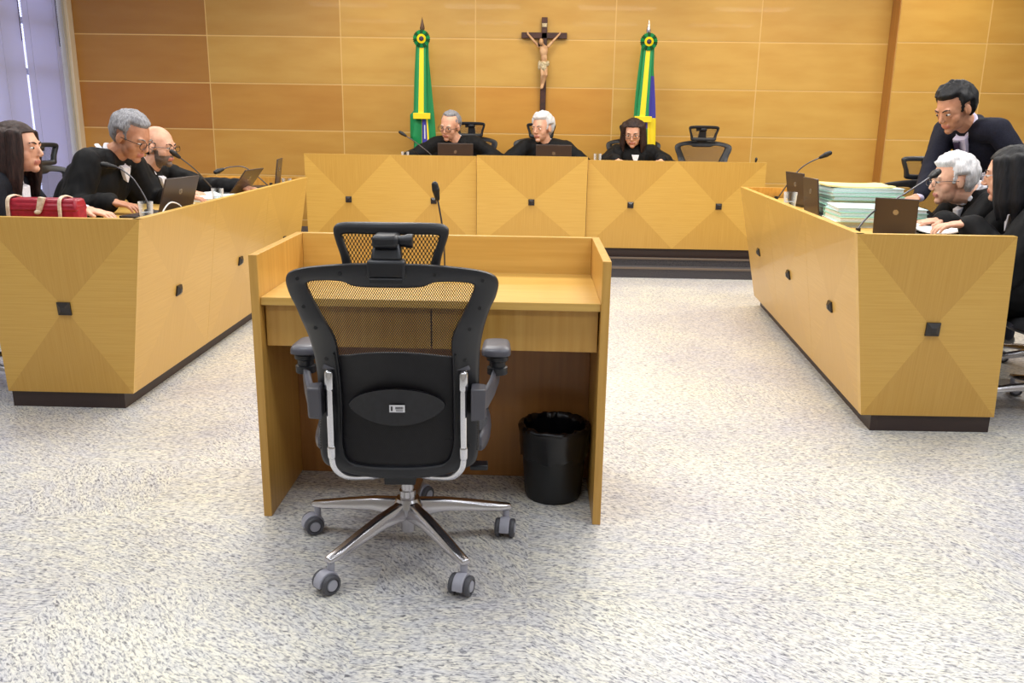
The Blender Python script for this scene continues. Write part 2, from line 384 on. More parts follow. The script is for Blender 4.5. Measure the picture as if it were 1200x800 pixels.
# back wall: veneered panels with pale joints
tones = [  # left columns darker and redder: dimmer light baked in along with veneer colour
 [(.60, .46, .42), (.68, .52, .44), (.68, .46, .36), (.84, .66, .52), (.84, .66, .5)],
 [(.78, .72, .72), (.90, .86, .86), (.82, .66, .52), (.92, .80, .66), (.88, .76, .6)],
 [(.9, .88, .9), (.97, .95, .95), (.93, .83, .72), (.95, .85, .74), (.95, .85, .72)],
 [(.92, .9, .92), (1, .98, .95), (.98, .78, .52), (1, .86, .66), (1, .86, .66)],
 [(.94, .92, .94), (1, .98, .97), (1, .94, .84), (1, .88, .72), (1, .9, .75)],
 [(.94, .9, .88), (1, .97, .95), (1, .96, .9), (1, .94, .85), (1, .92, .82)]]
def panel_wall(name, xs, y, seams, tonef, x_left=None):
    o = MB(); tl = []
    o.box((xs[0], y+.0035, 0), (xs[-1], y+.2, CEIL), 1); tl += [(1, 1, 1)]*6
    for i in range(len(xs)-1):
        for j in range(len(seams)-1):
            g_ = .006
            a, b_ = xs[i]+g_, xs[i+1]-g_; c, d = seams[j]+g_, seams[j+1]-g_
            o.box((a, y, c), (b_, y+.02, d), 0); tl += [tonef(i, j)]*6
    ob = o.obj(name, [M['wall_wood'], M['joint']], smooth=False)
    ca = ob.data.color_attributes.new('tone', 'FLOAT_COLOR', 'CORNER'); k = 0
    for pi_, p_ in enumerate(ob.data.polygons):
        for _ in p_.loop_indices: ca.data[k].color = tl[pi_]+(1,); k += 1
    return tag(ob, kind='structure')
SEAM = [.0, .225, .702, 1.18, 1.658, 2.135, 2.612, CEIL]
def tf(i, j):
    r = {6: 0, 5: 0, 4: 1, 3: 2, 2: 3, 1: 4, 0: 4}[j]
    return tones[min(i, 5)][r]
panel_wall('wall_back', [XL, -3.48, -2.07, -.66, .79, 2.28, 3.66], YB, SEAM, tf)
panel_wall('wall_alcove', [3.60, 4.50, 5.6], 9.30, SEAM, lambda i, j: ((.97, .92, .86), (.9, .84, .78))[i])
M['shaded_trim'] = wood('shaded_trim_wood', (184, 130, 64), (168, 114, 52), (18, 18, 1))  # browner side strip, the corner's shadow included in its wood colour
tag(MB().box((3.592, 9.296, 0), (3.60, 9.50, CEIL)).obj('trim_2', M['shaded_trim'], smooth=False), kind='structure')
# dais in two carpeted steps
d = MB()
d.box((-2.9, 7.55, 0), (3.2, 7.68, .088), 0).box((-2.9, 7.68, 0), (3.2, 9.5, .155), 0)
d.box((-2.9, 7.545, .078), (3.2, 7.57, .092), 1).box((-2.9, 7.675, .145), (3.2, 7.70, .159), 1)
tag(d.obj('floor_dais', [M['carpet_dark'], M['nosing']], smooth=False), kind='structure')
DZ = .155

# ------------------------------------------------------------------ veneered bench fronts
def vpanel(name, bl, br, tr_, tl_, inward, th, parent, dk=(.885, .85, .80, 1)):
    """quartered veneer slab: outer face in four mitred triangles, th thick towards inward"""
    bl, br, tr_, tl_ = map(Vector, (bl, br, tr_, tl_)); inw = Vector(inward).normalized()*th
    c = (bl+br+tr_+tl_)/4
    vs = [bl, br, tr_, tl_, c]+[v+inw for v in (bl, br, tr_, tl_)]
    fs = [(0, 1, 4), (1, 2, 4), (2, 3, 4), (3, 0, 4), (8, 7, 6, 5), (0, 5, 6, 1), (1, 6, 7, 2), (2, 7, 8, 3), (3, 8, 5, 0)]
    me = bpy.data.meshes.new(name); me.from_pydata([tuple(v) for v in vs], [], fs); me.update()
    me.materials.append(M['veneer']); me.materials.append(M['oak_edge'])
    ux = (br-bl).normalized(); me.uv_layers.new(name='grain'); me.color_attributes.new('tone', 'FLOAT_COLOR', 'CORNER')
    uv = me.uv_layers['grain']; ca = me.color_attributes['tone']
    off = random.random()*9
    for i, p_ in enumerate(me.polygons):
        if i >= 4: p_.material_index = 0 if i == 4 else 1
        for li in p_.loop_indices:
            v = Vector(me.vertices[me.loops[li].vertex_index].co)-bl
            a, z = v.dot(ux), v.z
            uv.data[li].uv = (z+off, a) if i in (0, 2) else (a+off, z)
            ca.data[li].color = dk if i in (0, 2) else (1, 1, 1, 1)  # vertical-grain triangles darker: the veneer's view-dependent sheen painted into the colour
    o = bpy.data.objects.new(name, me); COL.objects.link(o); o.parent = parent
    return o, c, (bl-tl_).cross(ux).normalized()
def stud(c, n, ux, parent, s=.052):
    n = Vector(n).normalized()
    if n.dot(Vector((0, 0, 1))) > .7: pass
    ux = Vector(ux).normalized(); uz = n.cross(ux); c = Vector(c); mb = MB(); h = s/2
    q = [c+ux*a*h+uz*b*h for a, b in ((-1, -1), (1, -1), (1, 1), (-1, 1))]
    vs = q+[p_+n*.008 for p_ in q]+[c+ux*a*h*.35+uz*b*h*.35+n*.02 for a, b in ((-1, -1), (1, -1), (1, 1), (-1, 1))]
    mb.add(vs, [(3, 2, 1, 0), (0, 1, 5, 4), (1, 2, 6, 5), (2, 3, 7, 6), (3, 0, 4, 7), (4, 5, 9, 8), (5, 6, 10, 9), (6, 7, 11, 10), (7, 4, 8, 11), (8, 9, 10, 11)])
    return mb.obj('inlay_block', M['block'], parent, smooth=False)

def judges_unit(x0, x1, n, yf, zt, label):
    """straight unit of the judges' bench"""
    root = empty('judges_bench', ((x0+x1)/2, yf, DZ)); cx, cy, cz = root.location
    zb = .237
    wdt = (x1-x0)/n
    for i in range(n):
        a, b_ = x0+i*wdt-cx, x0+(i+1)*wdt-cx
        o, c, nn = vpanel('front_panel', (a, .03, zb-cz), (b_, .03, zb-cz), (b_, 0, zt-cz), (a, 0, zt-cz), (0, 1, 0), .035, root)
        stud(c, (0, -1, 0), (1, 0, 0), root)
    MB().box((x0-cx+.01, .06, 0), (x1-cx-.01, .09, zb-cz+.002)).obj('plinth', M['plinth'], root, smooth=False)
    MB().box((x0-cx+.002, .045, .72), (x1-cx-.002, .70, .75)).obj('tabletop', M['oak_h'], root, .003)
    for xx in (x0-cx+.002, x1-cx-.032):
        MB().box((xx, .07, 0), (xx+.03, .66, .72)).obj('side_panel', M['oak_v'], root, .002)
    return tag(root, label, 'bench', "units of the judges' bench")
judges_unit(-2.03, -.520, 2, 7.68, 1.018, "left unit of the pale oak judges' bench, two mitred panels wide, below the left flag")
judges_unit(-.515, .445, 1, 7.64, 1.028, "middle unit of the pale oak judges' bench, one panel wide, below the crucifix")
judges_unit(.450, 1.99, 2, 7.68, 1.002, "right unit of the pale oak judges' bench, two mitred panels wide, below the right flag")

def side_bench(sg, pts, label, n=3):
    """sg=+1 right bench, -1 left; pts: top/bottom corners of long side and end"""
    A, B, Cc, D, E_, G_ = [Vector(p_) for p_ in pts]     # A near inner top, B far inner top, Cc near inner bottom, D far inner bottom, E outer near top, G outer near bottom
    root = empty('lawyers_bench', (Cc.x, Cc.y, 0)); O = Vector(root.location)
    A, B, Cc, D, E_, G_ = [v-O for v in (A, B, Cc, D, E_, G_)]
    inw = Vector((sg, 0, 0))
    for i in range(n):
        t0, t1 = i/n, (i+1)/n
        b0, b1, a0, a1 = Cc.lerp(D, t0), Cc.lerp(D, t1), A.lerp(B, t0), A.lerp(B, t1)
        k_ = .002 if i else .006; b0 = b0+(b1-b0)*k_; a0 = a0+(a1-a0)*k_
        if sg > 0: o, c, nn = vpanel('side_panel', b1, b0, a0, a1, inw, .035, root, (.96, .95, .93, 1))
        else: o, c, nn = vpanel('side_panel', b0, b1, a1, a0, inw, .035, root, (.96, .95, .93, 1))
        u = (b1-b0).normalized(); nn = u.cross((a0-b0).normalized()); nn = nn if nn.x*sg < 0 else -nn
        stud(c, nn, u, root)
    if sg > 0: o, c, nn = vpanel('end_panel', Cc, G_, E_, A, (0, 1, 0), .035, root)
    else: o, c, nn = vpanel('end_panel', G_, Cc, A, E_, (0, 1, 0), .035, root)
    nn = (G_-Cc).cross(E_-G_); nn = nn if nn.y < 0 else -nn
    stud(c, nn, (1, 0, 0), root, .06)
    # far end
    MB().prism([D+Vector((sg*.04, -.035, 0)), D+Vector((sg*.58, -.035, 0)), D+Vector((sg*.58, 0, 0)), D+Vector((sg*.04, 0, 0))],
               [B+Vector((sg*.04, -.035, 0)), B+Vector((sg*.74, -.035, 0)), B+Vector((sg*.74, 0, 0)), B+Vector((sg*.04, 0, 0))]).obj('far_end_panel', M['oak_v'], root, smooth=False)
    # plinth
    pb = MB(); k = .035; h = .078
    c0 = Vector((Cc.x+sg*.05, Cc.y+.012, 0)); c1 = Vector((D.x+sg*.05, D.y-.01, 0)); c2 = Vector((G_.x-sg*.01, G_.y+.012, 0))
    pb.prism([c0, c1, c1+inw*.03, c0+inw*.03], [v+Vector((0, 0, h)) for v in (c0, c1, c1+inw*.03, c0+inw*.03)])
    c0b = c0+inw*.0305
    pb.prism([c0b, c2, c2+Vector((0, .03, 0)), c0b+Vector((0, .03, 0))], [v+Vector((0, 0, h)) for v in (c0b, c2, c2+Vector((0, .03, 0)), c0b+Vector((0, .03, 0)))])
    pb.obj('plinth', M['plinth'], root, smooth=False)
    # tabletop with a rounded cut-out for the seat at the near end
    z = A.z-.10; L_ = B.y-A.y
    pl = [Vector((A.x+sg*.05, A.y+.045, 0)), Vector((B.x+sg*.05, B.y-.04, 0)), Vector((B.x+sg*.78, B.y-.04, 0))]
    pl.append(Vector((A.x+sg*.80, A.y+1.35, 0)))
    ox = A.x+sg*.80
    for q in range(0, 13):
        a = q/12; yy = A.y+1.20-.85*a; dx = -.34*sin(pi*min(1, a*.62+.0))**1.2
        pl.append(Vector((ox+sg*dx, yy, 0)))
    pl.append(Vector((A.x+sg*.50, A.y+.24, 0))); pl.append(Vector((E_.x-sg*.01, A.y+.20, 0))); pl.append(Vector((E_.x-sg*.01, A.y+.045, 0)))
    tb = MB().prism([Vector((v.x, v.y, z)) for v in pl], [Vector((v.x, v.y, z+.03)) for v in pl]).obj('tabletop', M['oak_y'], root, .003, smooth=False)
    return tag(root, label, 'bench')
side_bench(1, [(1.347, 3.654, .90), (1.44, 6.22, .90), (1.485, 3.735, .077), (1.665, 6.47, .077), (2.011, 3.66, .90), (2.081, 3.745, .077)],
           'pale oak bench along the right side with file stacks on it')
side_bench(-1, [(-1.71, 3.708, .90), (-1.685, 6.45, .90), (-1.855, 3.80, .077), (-1.86, 6.60, .077), (-2.42, 3.708, .90), (-2.447, 3.80, .077)],
           'pale oak bench along the left side with the red bag on it')

# ------------------------------------------------------------------ podium
pr = empty('witness_desk', (-.335, 3.0, 0)); ox, oy = -.335, 3.0
def pbx(n, a, b_, m_, bev=.002): return MB().box((a[0]-ox, a[1]-oy, a[2]), (b_[0]-ox, b_[1]-oy, b_[2])).obj(n, M[m_], pr, bev, smooth=False)
pbx('side_panel', (-.917, 2.73, 0), (-.889, 3.31, .912), 'oak_v')
pbx('side_panel', (.218, 2.73, 0), (.246, 3.31, .912), 'oak_v')
pbx('back_panel', (-.889, 3.285, .55), (.218, 3.31, .912), 'oak_h')
pbx('desk_top', (-.889, 2.742, .745), (.218, 3.285, .772), 'oak_h')
pbx('drawer_front', (-.885, 2.775, .60), (-.338, 2.795, .742), 'oak_v')
pbx('drawer_front', (-.333, 2.775, .60), (.214, 2.795, .742), 'oak_v')
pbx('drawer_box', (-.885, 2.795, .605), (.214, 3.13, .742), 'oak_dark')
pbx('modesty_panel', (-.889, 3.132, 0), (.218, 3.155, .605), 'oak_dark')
tag(pr, 'pale oak desk with raised side panels standing alone behind the empty chair', 'desk')

# ------------------------------------------------------------------ office chair
def ring_tube(outer, inner, ymap, th, n=10):
    mb = MB(); N_ = len(outer); vs = []; fs = []
    for i in range(N_):
        o_, i_ = Vector((outer[i][0], outer[i][1])), Vector((inner[i][0], inner[i][1]))
        for k in range(n):
            a = 2*pi*k/n; ca, sa = cos(a), sin(a)
            u = .5+.5*math.copysign(abs(ca)**.6, ca); v = math.copysign(abs(sa)**.7, sa)*th/2
            q = i_.lerp(o_, u); vs.append((q.x, ymap(q.x, q.y)+v, q.y))
    for i in range(N_):
        for k in range(n): j = (i+1) % N_; fs.append((i*n+k, i*n+(k+1) % n, j*n+(k+1) % n, j*n+k))
    mb.add(vs, fs); return mb
def resample(pts, n, closed=True):
    P = [Vector((p_[0], p_[1], 0)) for p_ in pts]
    if closed:
        Q = P[-1:]+P+P[:2]; out = []
        for i in range(1, len(P)+1):
            p0, p1, p2, p3 = Q[i-1], Q[i], Q[i+1], Q[i+2]
            for j in range(8):
                t = j/8; out.append(.5*((2*p1)+(p2-p0)*t+(2*p0-5*p1+4*p2-p3)*t*t+(3*p1-p0-3*p2+p3)*t**3))
    out.append(out[0].copy()); d_ = [0]
    for i in range(1, len(out)): d_.append(d_[-1]+(out[i]-out[i-1]).length)
    res = []; k = 0
    for i in range(n):
        s_ = d_[-1]*i/n
        while d_[k+1] < s_: k += 1
        t = (s_-d_[k])/max(1e-9, d_[k+1]-d_[k]); q = out[k].lerp(out[k+1], t); res.append((q.x, q.y))
    return res
def mirror_loop(half):          # half from top centre clockwise (x>=0) to bottom centre
    return half+[(-x, z) for x, z in reversed(half[1:-1])]
def make_chair(lift=0.0, hr=0.0, full=True):
    root = empty('office_chair')
    A0 = radians(161)
    # base
    hub = MB().lathe([(.0, .06), (.022, .06), (.024, .12), (.045, .125), (.05, .15), (.036, .175), (.0, .175)], n=24)
    hub.obj('base_hub', M['chrome_dull'], root)
    MB().lathe([(.0, .15), (.026, .15), (.026, .2), (.02, .2), (.02, .30+lift), (.0, .30+lift)], n=20).obj('gas_lift', M['chrome_dull'], root)
    for k in range(5):
        a = A0+2*pi*k/5; R = Matrix.Rotation(a, 3, 'Z')
        mb = MB(); secs = [(.03, .024, .112, .168), (.12, .023, .118, .157), (.22, .021, .105, .136), (.30, .019, .092, .117), (.345, .014, .09, .108)]
        vs = []
        for x, hw, z0, z1 in secs:
            for yy, zz in ((-hw, z0), (hw, z0), (hw*1.0, z0+(z1-z0)*.6), (hw*.55, z1), (-hw*.55, z1), (-hw, z0+(z1-z0)*.6)): vs.append(R @ Vector((x, yy, zz)))
        fs = [tuple(range(5, -1, -1)), tuple(24+i for i in range(6))]
        for i in range(4):
            for j in range(6): fs.append((i*6+j, i*6+(j+1) % 6, i*6+6+(j+1) % 6, i*6+6+j))
        mb.add(vs, fs); mb.obj('base_arm', M['chrome_dull'], root, .004, angle=50)
        # caster
        sw = [pi*1.15, pi*1.25, pi*1.38, pi*1.45, 1.0][k]; C0 = R @ Vector((.33, 0, 0)); T = Vector((cos(sw), sin(sw), 0)); S = Vector((-sin(sw), cos(sw), 0))
        cc = C0+T*.018+Vector((0, 0, .031))
        Rm = Matrix((S, T, Vector((0, 0, 1)))).transposed()
        cm = MB().cap(C0+Vector((0, 0, .06)), C0+Vector((0, 0, .095)), .011, .011)
        vs = []; nn = 10
        for s_ in (-.016, .016):
            for q in range(nn+1):
                an = -.3+pi*q/nn*1.15; vs.append(cc+S*s_+T*(-cos(an)*.036)+Vector((0, 0, sin(an)*.036)))
            vs.append(cc+S*s_)
        fs = []; m_ = nn+2
        for q in range(m_): fs.append((q, (q+1) % m_, m_+(q+1) % m_, m_+q))
        fs += [tuple(range(m_)), tuple(range(2*m_-1, m_-1, -1))]
        cm.add(vs, fs); cs = cm.obj('caster', M['light_grey'], root, .002)
        for s_ in (-1, 1):
            wm = MB(); mt = Rm.to_4x4()
            pf = [(0, -.009), (.018, -.009), (.028, -.008), (.031, -.004), (.031, .004), (.028, .008), (.021, .009), (.0205, .006), (.0, .006)]
            if s_ < 0: pf = [(r, -z) for r, z in pf]
            # lathe about local x
            wm.lathe(pf, c=cc+S*s_*.024, n=22, mi=0, axis='x', mtx=Rm)
            wo = wm.obj('wheel', [M['tyre']], cs)
            MB().lathe([(0, -.002), (.018, -.002), (.016, .002), (0, .002)], c=cc+S*s_*.0315, n=18, axis='x', mtx=Rm).obj('wheel_cap', M['light_grey'], cs)
    Z = lift
    # mechanism + seat
    mech = MB().box((-.07, -.10, .30+Z), (.07, .12, .375+Z)).box((-.045, -.21, .308+Z), (.045, -.09, .34+Z))
    mech.tube([(.06, -.02, .30+Z), (.17, -.03, .30+Z), (.235, -.04, .303+Z)], .006, 8)
    mech.obj('seat_mechanism', M['black'], root, .006)
    MB().box((.20, -.065, .293+Z), (.255, -.02, .310+Z)).obj('tilt_lever', M['black'], root, .004)
    def slab(prof, w0, zf, nx=12):    # seat cushion from side profile, width w
        pass
    sv = []; sf = []; nx, ny = 16, 16
    def sq(u, v):       # superellipse outline
        x = u; y = v; s_ = max(abs(u), abs(v)); 
        if s_ < 1e-6: return 0, 0
        l_ = (abs(u)**4+abs(v)**4)**.25; return u*s_/l_, v*s_/l_
    for side in (1, -1):
        for i in range(nx+1):
            for j in range(ny+1):
                u, v = -1+2*i/nx, -1+2*j/ny; x, y = sq(u, v); e_ = max(abs(u), abs(v))
                edge = (1-e_**6)
                zz = .445+Z+side*.028*edge**.5+.018*(x*x)-.03*max(0, y-.4)**2*2+.012*max(0, -y-.5)
                sv.append((x*.255, .02+y*.25, zz))
    off = (nx+1)*(ny+1)
    for s_ in (0, 1):
        for i in range(nx):
            for j in range(ny):
                a = s_*off+i*(ny+1)+j; f_ = (a, a+ny+1, a+ny+2, a+1); sf.append(f_ if s_ == 0 else f_[::-1])
    rim = [i*(ny+1) for i in range(nx+1)]+[nx*(ny+1)+j for j in range(1, ny+1)]+[i*(ny+1)+ny for i in range(nx-1, -1, -1)]+[j for j in range(ny-1, 0, -1)]
    for q in range(len(rim)): a, b_ = rim[q], rim[(q+1) % len(rim)]; sf.append((a, b_, b_+off, a+off))
    mb = MB(); mb.add(sv, sf); mb.obj('seat', M['fabric_seat'], root)
    shell = MB(); shell.ell((0, .02, .418+Z), (.262, .262, .040), n=32, m=10)
    for s_ in (-1, 1): shell.ell((s_*.232, -.02, .425+Z), (.032, .17, .05), n=18, m=10)
    shell.obj('seat_shell', M['grey_plastic'], root)
    # back
    SX = 1.035
    def yb(x, z):
        z = z-Z; t = (z-.38)/.6
        return -.262-.06*t-.075*t*t+.05*sin(pi*max(0, min(1, (z-.40)/.42)))+1.15*x*x
    oh = [(0, .992), (.10, .988), (.20, .972), (.255, .952), (.272, .925), (.265, .885), (.25, .85), (.236, .80), (.226, .74), (.222, .66), (.222, .58), (.222, .50), (.222, .45), (.212, .41), (.18, .396), (.10, .383), (0, .38)]
    ih = [(0, .925), (.08, .926), (.11, .938), (.17, .937), (.206, .928), (.208, .912), (.196, .88), (.178, .84), (.160, .80), (.150, .76), (.150, .70), (.150, .62), (.150, .53), (.150, .46), (.132, .425), (.08, .418), (0, .418)]
    low = lambda z: z-.028*max(0, min(1, (.52-z)/.1))
    oh = [(x*SX, low(z)+Z) for x, z in oh]; ih = [(x*SX, low(z)+Z) for x, z in ih]
    outer = mirror_loop(oh); inner = mirror_loop(ih)
    def dens(l_, k=4):
        P = [Vector((p_[0], p_[1], 0)) for p_ in l_]; n = len(P); out = []
        for i in range(n):
            p0, p1, p2, p3 = P[i-1], P[i], P[(i+1) % n], P[(i+2) % n]
            for j in range(k):
                t = j/k; q = .5*((2*p1)+(p2-p0)*t+(2*p0-5*p1+4*p2-p3)*t*t+(3*p1-p0-3*p2+p3)*t**3); out.append((q.x, q.y))
        return out
    fr = ring_tube(dens(outer), dens(inner), yb, .032, 12).obj('backrest_frame', M['black'], root)
    # bolts on the frame
    for bx_, bz in ((.24, .938), (.12, .962), (.232, .86), (.205, .80), (.19, .70), (.2, .44)):
        for s_ in (-1, 1):
            y_ = yb(bx_, bz+Z)-.016
            MB().lathe([(0, -.003), (.005, -.003), (.006, .002), (0, .002)], c=(s_*bx_, y_, bz+Z), n=10, axis='y').obj('bolt', M['black_soft'], fr)
    # mesh patch
    def patch(half, zmin, zmax, name, mt, par, dy=0, nx=14, nz=14, ym=None):
        hz = sorted([(z, x) for x, z in half])
        def hw(z):
            for a in range(len(hz)-1):
                if hz[a][0] <= z <= hz[a+1][0]:
                    t = (z-hz[a][0])/max(1e-6, hz[a+1][0]-hz[a][0]); return hz[a][1]*(1-t)+hz[a+1][1]*t
            return hz[-1][1]
        vs = []; fs = []
        for j in range(nz+1):
            z = zmin+(zmax-zmin)*j/nz; h_ = hw(z)+.004
            for i in range(nx+1):
                x = -h_+2*h_*i/nx; vs.append((x, (ym or yb)(x, z)+dy, z))
        for j in range(nz):
            for i in range(nx): a = j*(nx+1)+i; fs.append((a, a+1, a+nx+2, a+nx+1))
        mb = MB(); mb.add(vs, fs); return mb.obj(name, mt, par)
    side = [(x, z) for x, z in ih if x > .125 and z < .925+Z]+[(.215, .95+Z)]
    patch(side, .40+Z, .936+Z, 'backrest_mesh', M['mesh'], root, .003)
    # lumbar shell: closed curved plate
    def plate(outline, y_off, th, name, mt, par, ym=None, bul=0):
        ys = ym or yb; n = len(outline); vs = []; c = (sum(p_[0] for p_ in outline)/n, sum(p_[1] for p_ in outline)/n)
        rings = [1, .985, .8, .5, .2]; 
        for s_ in (-1, 1):
            for k_, r in enumerate(rings):
                for p_ in outline:
                    x = c[0]+(p_[0]-c[0])*r; z = c[1]+(p_[1]-c[1])*r
                    e_ = 0 if k_ == 0 else 1
                    vs.append((x, ys(x, z)+y_off+s_*(th/2*(.4 if k_ == 0 else 1)+bul*(1-r*r)), z))
        R_ = len(rings); fs = []
        for s_ in range(2):
            o_ = s_*R_*n
            for k_ in range(R_-1):
                for i in range(n):
                    f_ = (o_+k_*n+i, o_+k_*n+(i+1) % n, o_+(k_+1)*n+(i+1) % n, o_+(k_+1)*n+i); fs.append(f_ if s_ else f_[::-1])
            fs.append(tuple(o_+(R_-1)*n+i for i in range(n)) if s_ else tuple(o_+(R_-1)*n+i for i in reversed(range(n))))
        for i in range(n): fs.append((i, (i+1) % n, R_*n+(i+1) % n, R_*n+i))
        mb = MB(); mb.add(vs, fs); return mb.obj(name, mt, par)
    lo = dens(mirror_loop([(0, .728+Z), (.07, .724+Z), (.13, .712+Z), (.158, .706+Z), (.16, .69+Z), (.16, .55+Z), (.16, .43+Z), (.15, .398+Z), (.12, .386+Z), (0, .384+Z)]), 3)
    lum = plate(lo, .012, .012, 'lumbar_shell', M['pad'], root)
    le = []
    for i in range(36):
        a = 2*pi*i/36; x = .137*cos(a); z = .055*math.copysign(abs(sin(a))**1.25, sin(a)); le.append((x, .563+z+Z))
    lp = plate(le, -.012, .012, 'lumbar_plate', M['pad'], root, bul=.003)
    if full:
        y_ = yb(.0, .562)-.0275
        lb = MB().box((-.018, y_-.001, .552), (.025, y_, .573)).obj('label', M['label'], lp, smooth=False); lb['label'] = 'small white printed label'
        ink = MB()
        ink.box((-.014, y_-.0016, .556), (-.009, y_-.001, .569))
        for q in range(9): ink.box((-.001+q*.0024, y_-.0016, .561), (-.001+q*.0024+(.0012 if q % 2 else .0018), y_-.001, .568))
        ink.box((0, y_-.0016, .556), (.02, y_-.001, .558)).obj('printing', M['ink'], lb, smooth=False)
        for s_ in (-1, 1):          # grooves beside the lumbar shell, ribs at the low flanks
            MB().tube([(s_*.165, yb(.165, z)-.0165, z) for z in (.48, .55, .62, .69, .72)], .003, 6).obj('groove_line', M['black_soft'], fr)
            rb = MB()
            for q in range(22): z = .42+q*.0075; rb.box((s_*.222-.004, yb(.222, z)-.01, z), (s_*.222+.004, yb(.222, z)+.012, z+.004))
            rb.obj('ribbed_edge', M['black_soft'], fr)
    # chrome J tubes
    for s_ in (-1, 1):
        yt = yb(.184, .62)-.032
        pts = [(s_*.186, yt+.012, .672+Z), (s_*.186, yt-.002, .64+Z), (s_*.186, yt-.006, .56+Z), (s_*.186, yt-.004, .47+Z), (s_*.186, yt+.0, .41+Z), (s_*.180, yt+.004, .373+Z), (s_*.155, yt+.018, .343+Z), (s_*.11, yt+.045, .328+Z), (s_*.06, yt+.08, .320+Z), (s_*.025, yt+.13, .318+Z)]
        MB().tube(smoothpath(pts, 5), .0105, 12).obj('support_tube', M['chrome'], root)
        MB().cap((s_*.186, yt-.002, .655+Z), (s_*.186, yt-.004, .615+Z), .0135, .0135).obj('tube_joint', M['chrome'], root)
        MB().cap((s_*.186, yt-.002, .435+Z), (s_*.186, yt+.0, .41+Z), .013, .013).obj('tube_joint', M['chrome'], root)
        k_ = MB(); k_.prism([(s_*.184-.022, yt+.03, .665+Z), (s_*.184+.022, yt+.03, .665+Z), (s_*.184+.022, yt-.006, .668+Z), (s_*.184-.022, yt-.006, .668+Z)],
                            [(s_*.184-.016, yt+.03, .70+Z), (s_*.184+.016, yt+.03, .70+Z), (s_*.184+.012, yt+.012, .695+Z), (s_*.184-.012, yt+.012, .695+Z)])
        k_.obj('tube_socket', M['grey_plastic'], root, .004)
    # headrest
    H0 = .935+Z+hr
    def yh(x, z): t = z-H0; return -.325+hr*(-.3)-.0*t+1.5*x*x+.10*(t-.07)**2*8
    hh = [(0, .150), (.08, .149), (.130, .145), (.148, .134), (.150, .118), (.142, .09), (.132, .06), (.127, .03), (.122, .008), (.09, .0), (0, .0)]
    hi_ = [(0, .118), (.075, .118), (.108, .117), (.124, .114), (.124, .105), (.117, .085), (.108, .06), (.104, .045), (.10, .036), (.08, .034), (0, .034)]
    hf = ring_tube(dens(mirror_loop([(x, z+H0) for x, z in hh])), dens(mirror_loop([(x, z+H0) for x, z in hi_])), yh, .03, 12).obj('headrest_frame', M['black'], root)
    patch([(x, z+H0) for x, z in hi_ if x > .09], .034+H0, .119+H0, 'headrest_mesh', M['mesh2'], root, 0, ym=yh, nz=8)
    # bracket
    yy = yb(0, .98+Z)
    bk = MB().box((-.048, yy-.028, .955+Z), (.048, yy+.02, 1.002+Z)).prism([(-.04, yy-.02, 1.0+Z), (.04, yy-.02, 1.0+Z), (.04, yy+.02, 1.0+Z), (-.04, yy+.02, 1.0+Z)],
        [(-.032, yy+.012, 1.05+Z+hr), (.032, yy+.012, 1.05+Z+hr), (.032, yy+.05, 1.05+Z+hr), (-.032, yy+.05, 1.05+Z+hr)])
    bo = bk.obj('headrest_bracket', M['black'], root, .008)
    MB().box((-.035, -.018+yy, 1.03+Z+hr), (.03, yy+.075, 1.062+Z+hr)).obj('bracket_cap', M['black'], bo, .01)
    MB().lathe([(0, -.03), (.013, -.03), (.015, -.01), (.018, 0), (.018, .012), (0, .012)], c=(.052, yy+.02, 1.045+Z+hr), n=14, axis='x').obj('adjusting_knob', M['black'], bo)
    MB().box((-.042, yy-.032, .944+Z), (.042, yy-.018, .958+Z)).obj('release_lip', M['black_soft'], bo, .004)
    # armrests
    for s_ in (-1, 1):
        ar = MB()
        def band(pts, wx, hz):
            vs = []; fs = []
            for (x, y, z) in pts:
                for a, b_ in ((-wx, -hz), (wx, -hz), (wx, hz), (-wx, hz)): vs.append((s_*x+a*.6, y+a*.8, z+b_))
            n_ = len(pts)
            for i in range(n_-1):
                for k in range(4): fs.append((i*4+k, i*4+(k+1) % 4, i*4+4+(k+1) % 4, i*4+4+k))
            fs += [(3, 2, 1, 0), tuple(4*(n_-1)+k for k in range(4))]; ar.add(vs, fs)
        band([(.215, -.235, .565+Z), (.232, -.232, .565+Z), (.248, -.20, .57+Z), (.266, -.15, .590+Z), (.278, -.11, .615+Z), (.281, -.10, .635+Z)], .014, .028)
        ar.prism([(s_*.208, -.265, .525+Z), (s_*.248, -.255, .525+Z), (s_*.248, -.20, .525+Z), (s_*.208, -.20, .525+Z)], [(s_*.208, -.27, .62+Z), (s_*.250, -.255, .615+Z), (s_*.250, -.20, .615+Z), (s_*.208, -.20, .62+Z)])
        ao = ar.obj('armrest', M['grey_plastic'], root, .007)
        MB().lathe([(0, -.02), (.030, -.02), (.030, .0), (.024, .002), (.024, .018), (.032, .022), (.032, .034), (0, .034)], c=(s_*.281, -.10, .638+Z), n=18).obj('arm_post', M['black'], ao)
        pv = []
        out_ = [(-.035, -.15), (.0, -.165), (.035, -.155), (.048, -.12), (.048, .0), (.045, .08), (.03, .115), (0, .125), (-.03, .11), (-.042, .06), (-.045, -.05), (-.046, -.12)]
        dn = [(x, y) for x, y in dens(out_, 3)]
        mb = MB(); nn = len(dn)
        lv = [(.72, .668), (1, .680), (1.0, .692), (.92, .700), (.6, .703)]
        vs = [(s_*(.276+x*k_*.9), -.045+y*k_*.62, z+Z-.03*y-.004) for k_, z in lv for x, y in dn]; fs = [tuple(reversed(range(nn))), tuple((len(lv)-1)*nn+i for i in range(nn))]
        for q in range(len(lv)-1):
            for i in range(nn): fs.append((q*nn+i, q*nn+(i+1) % nn, (q+1)*nn+(i+1) % nn, (q+1)*nn+i))
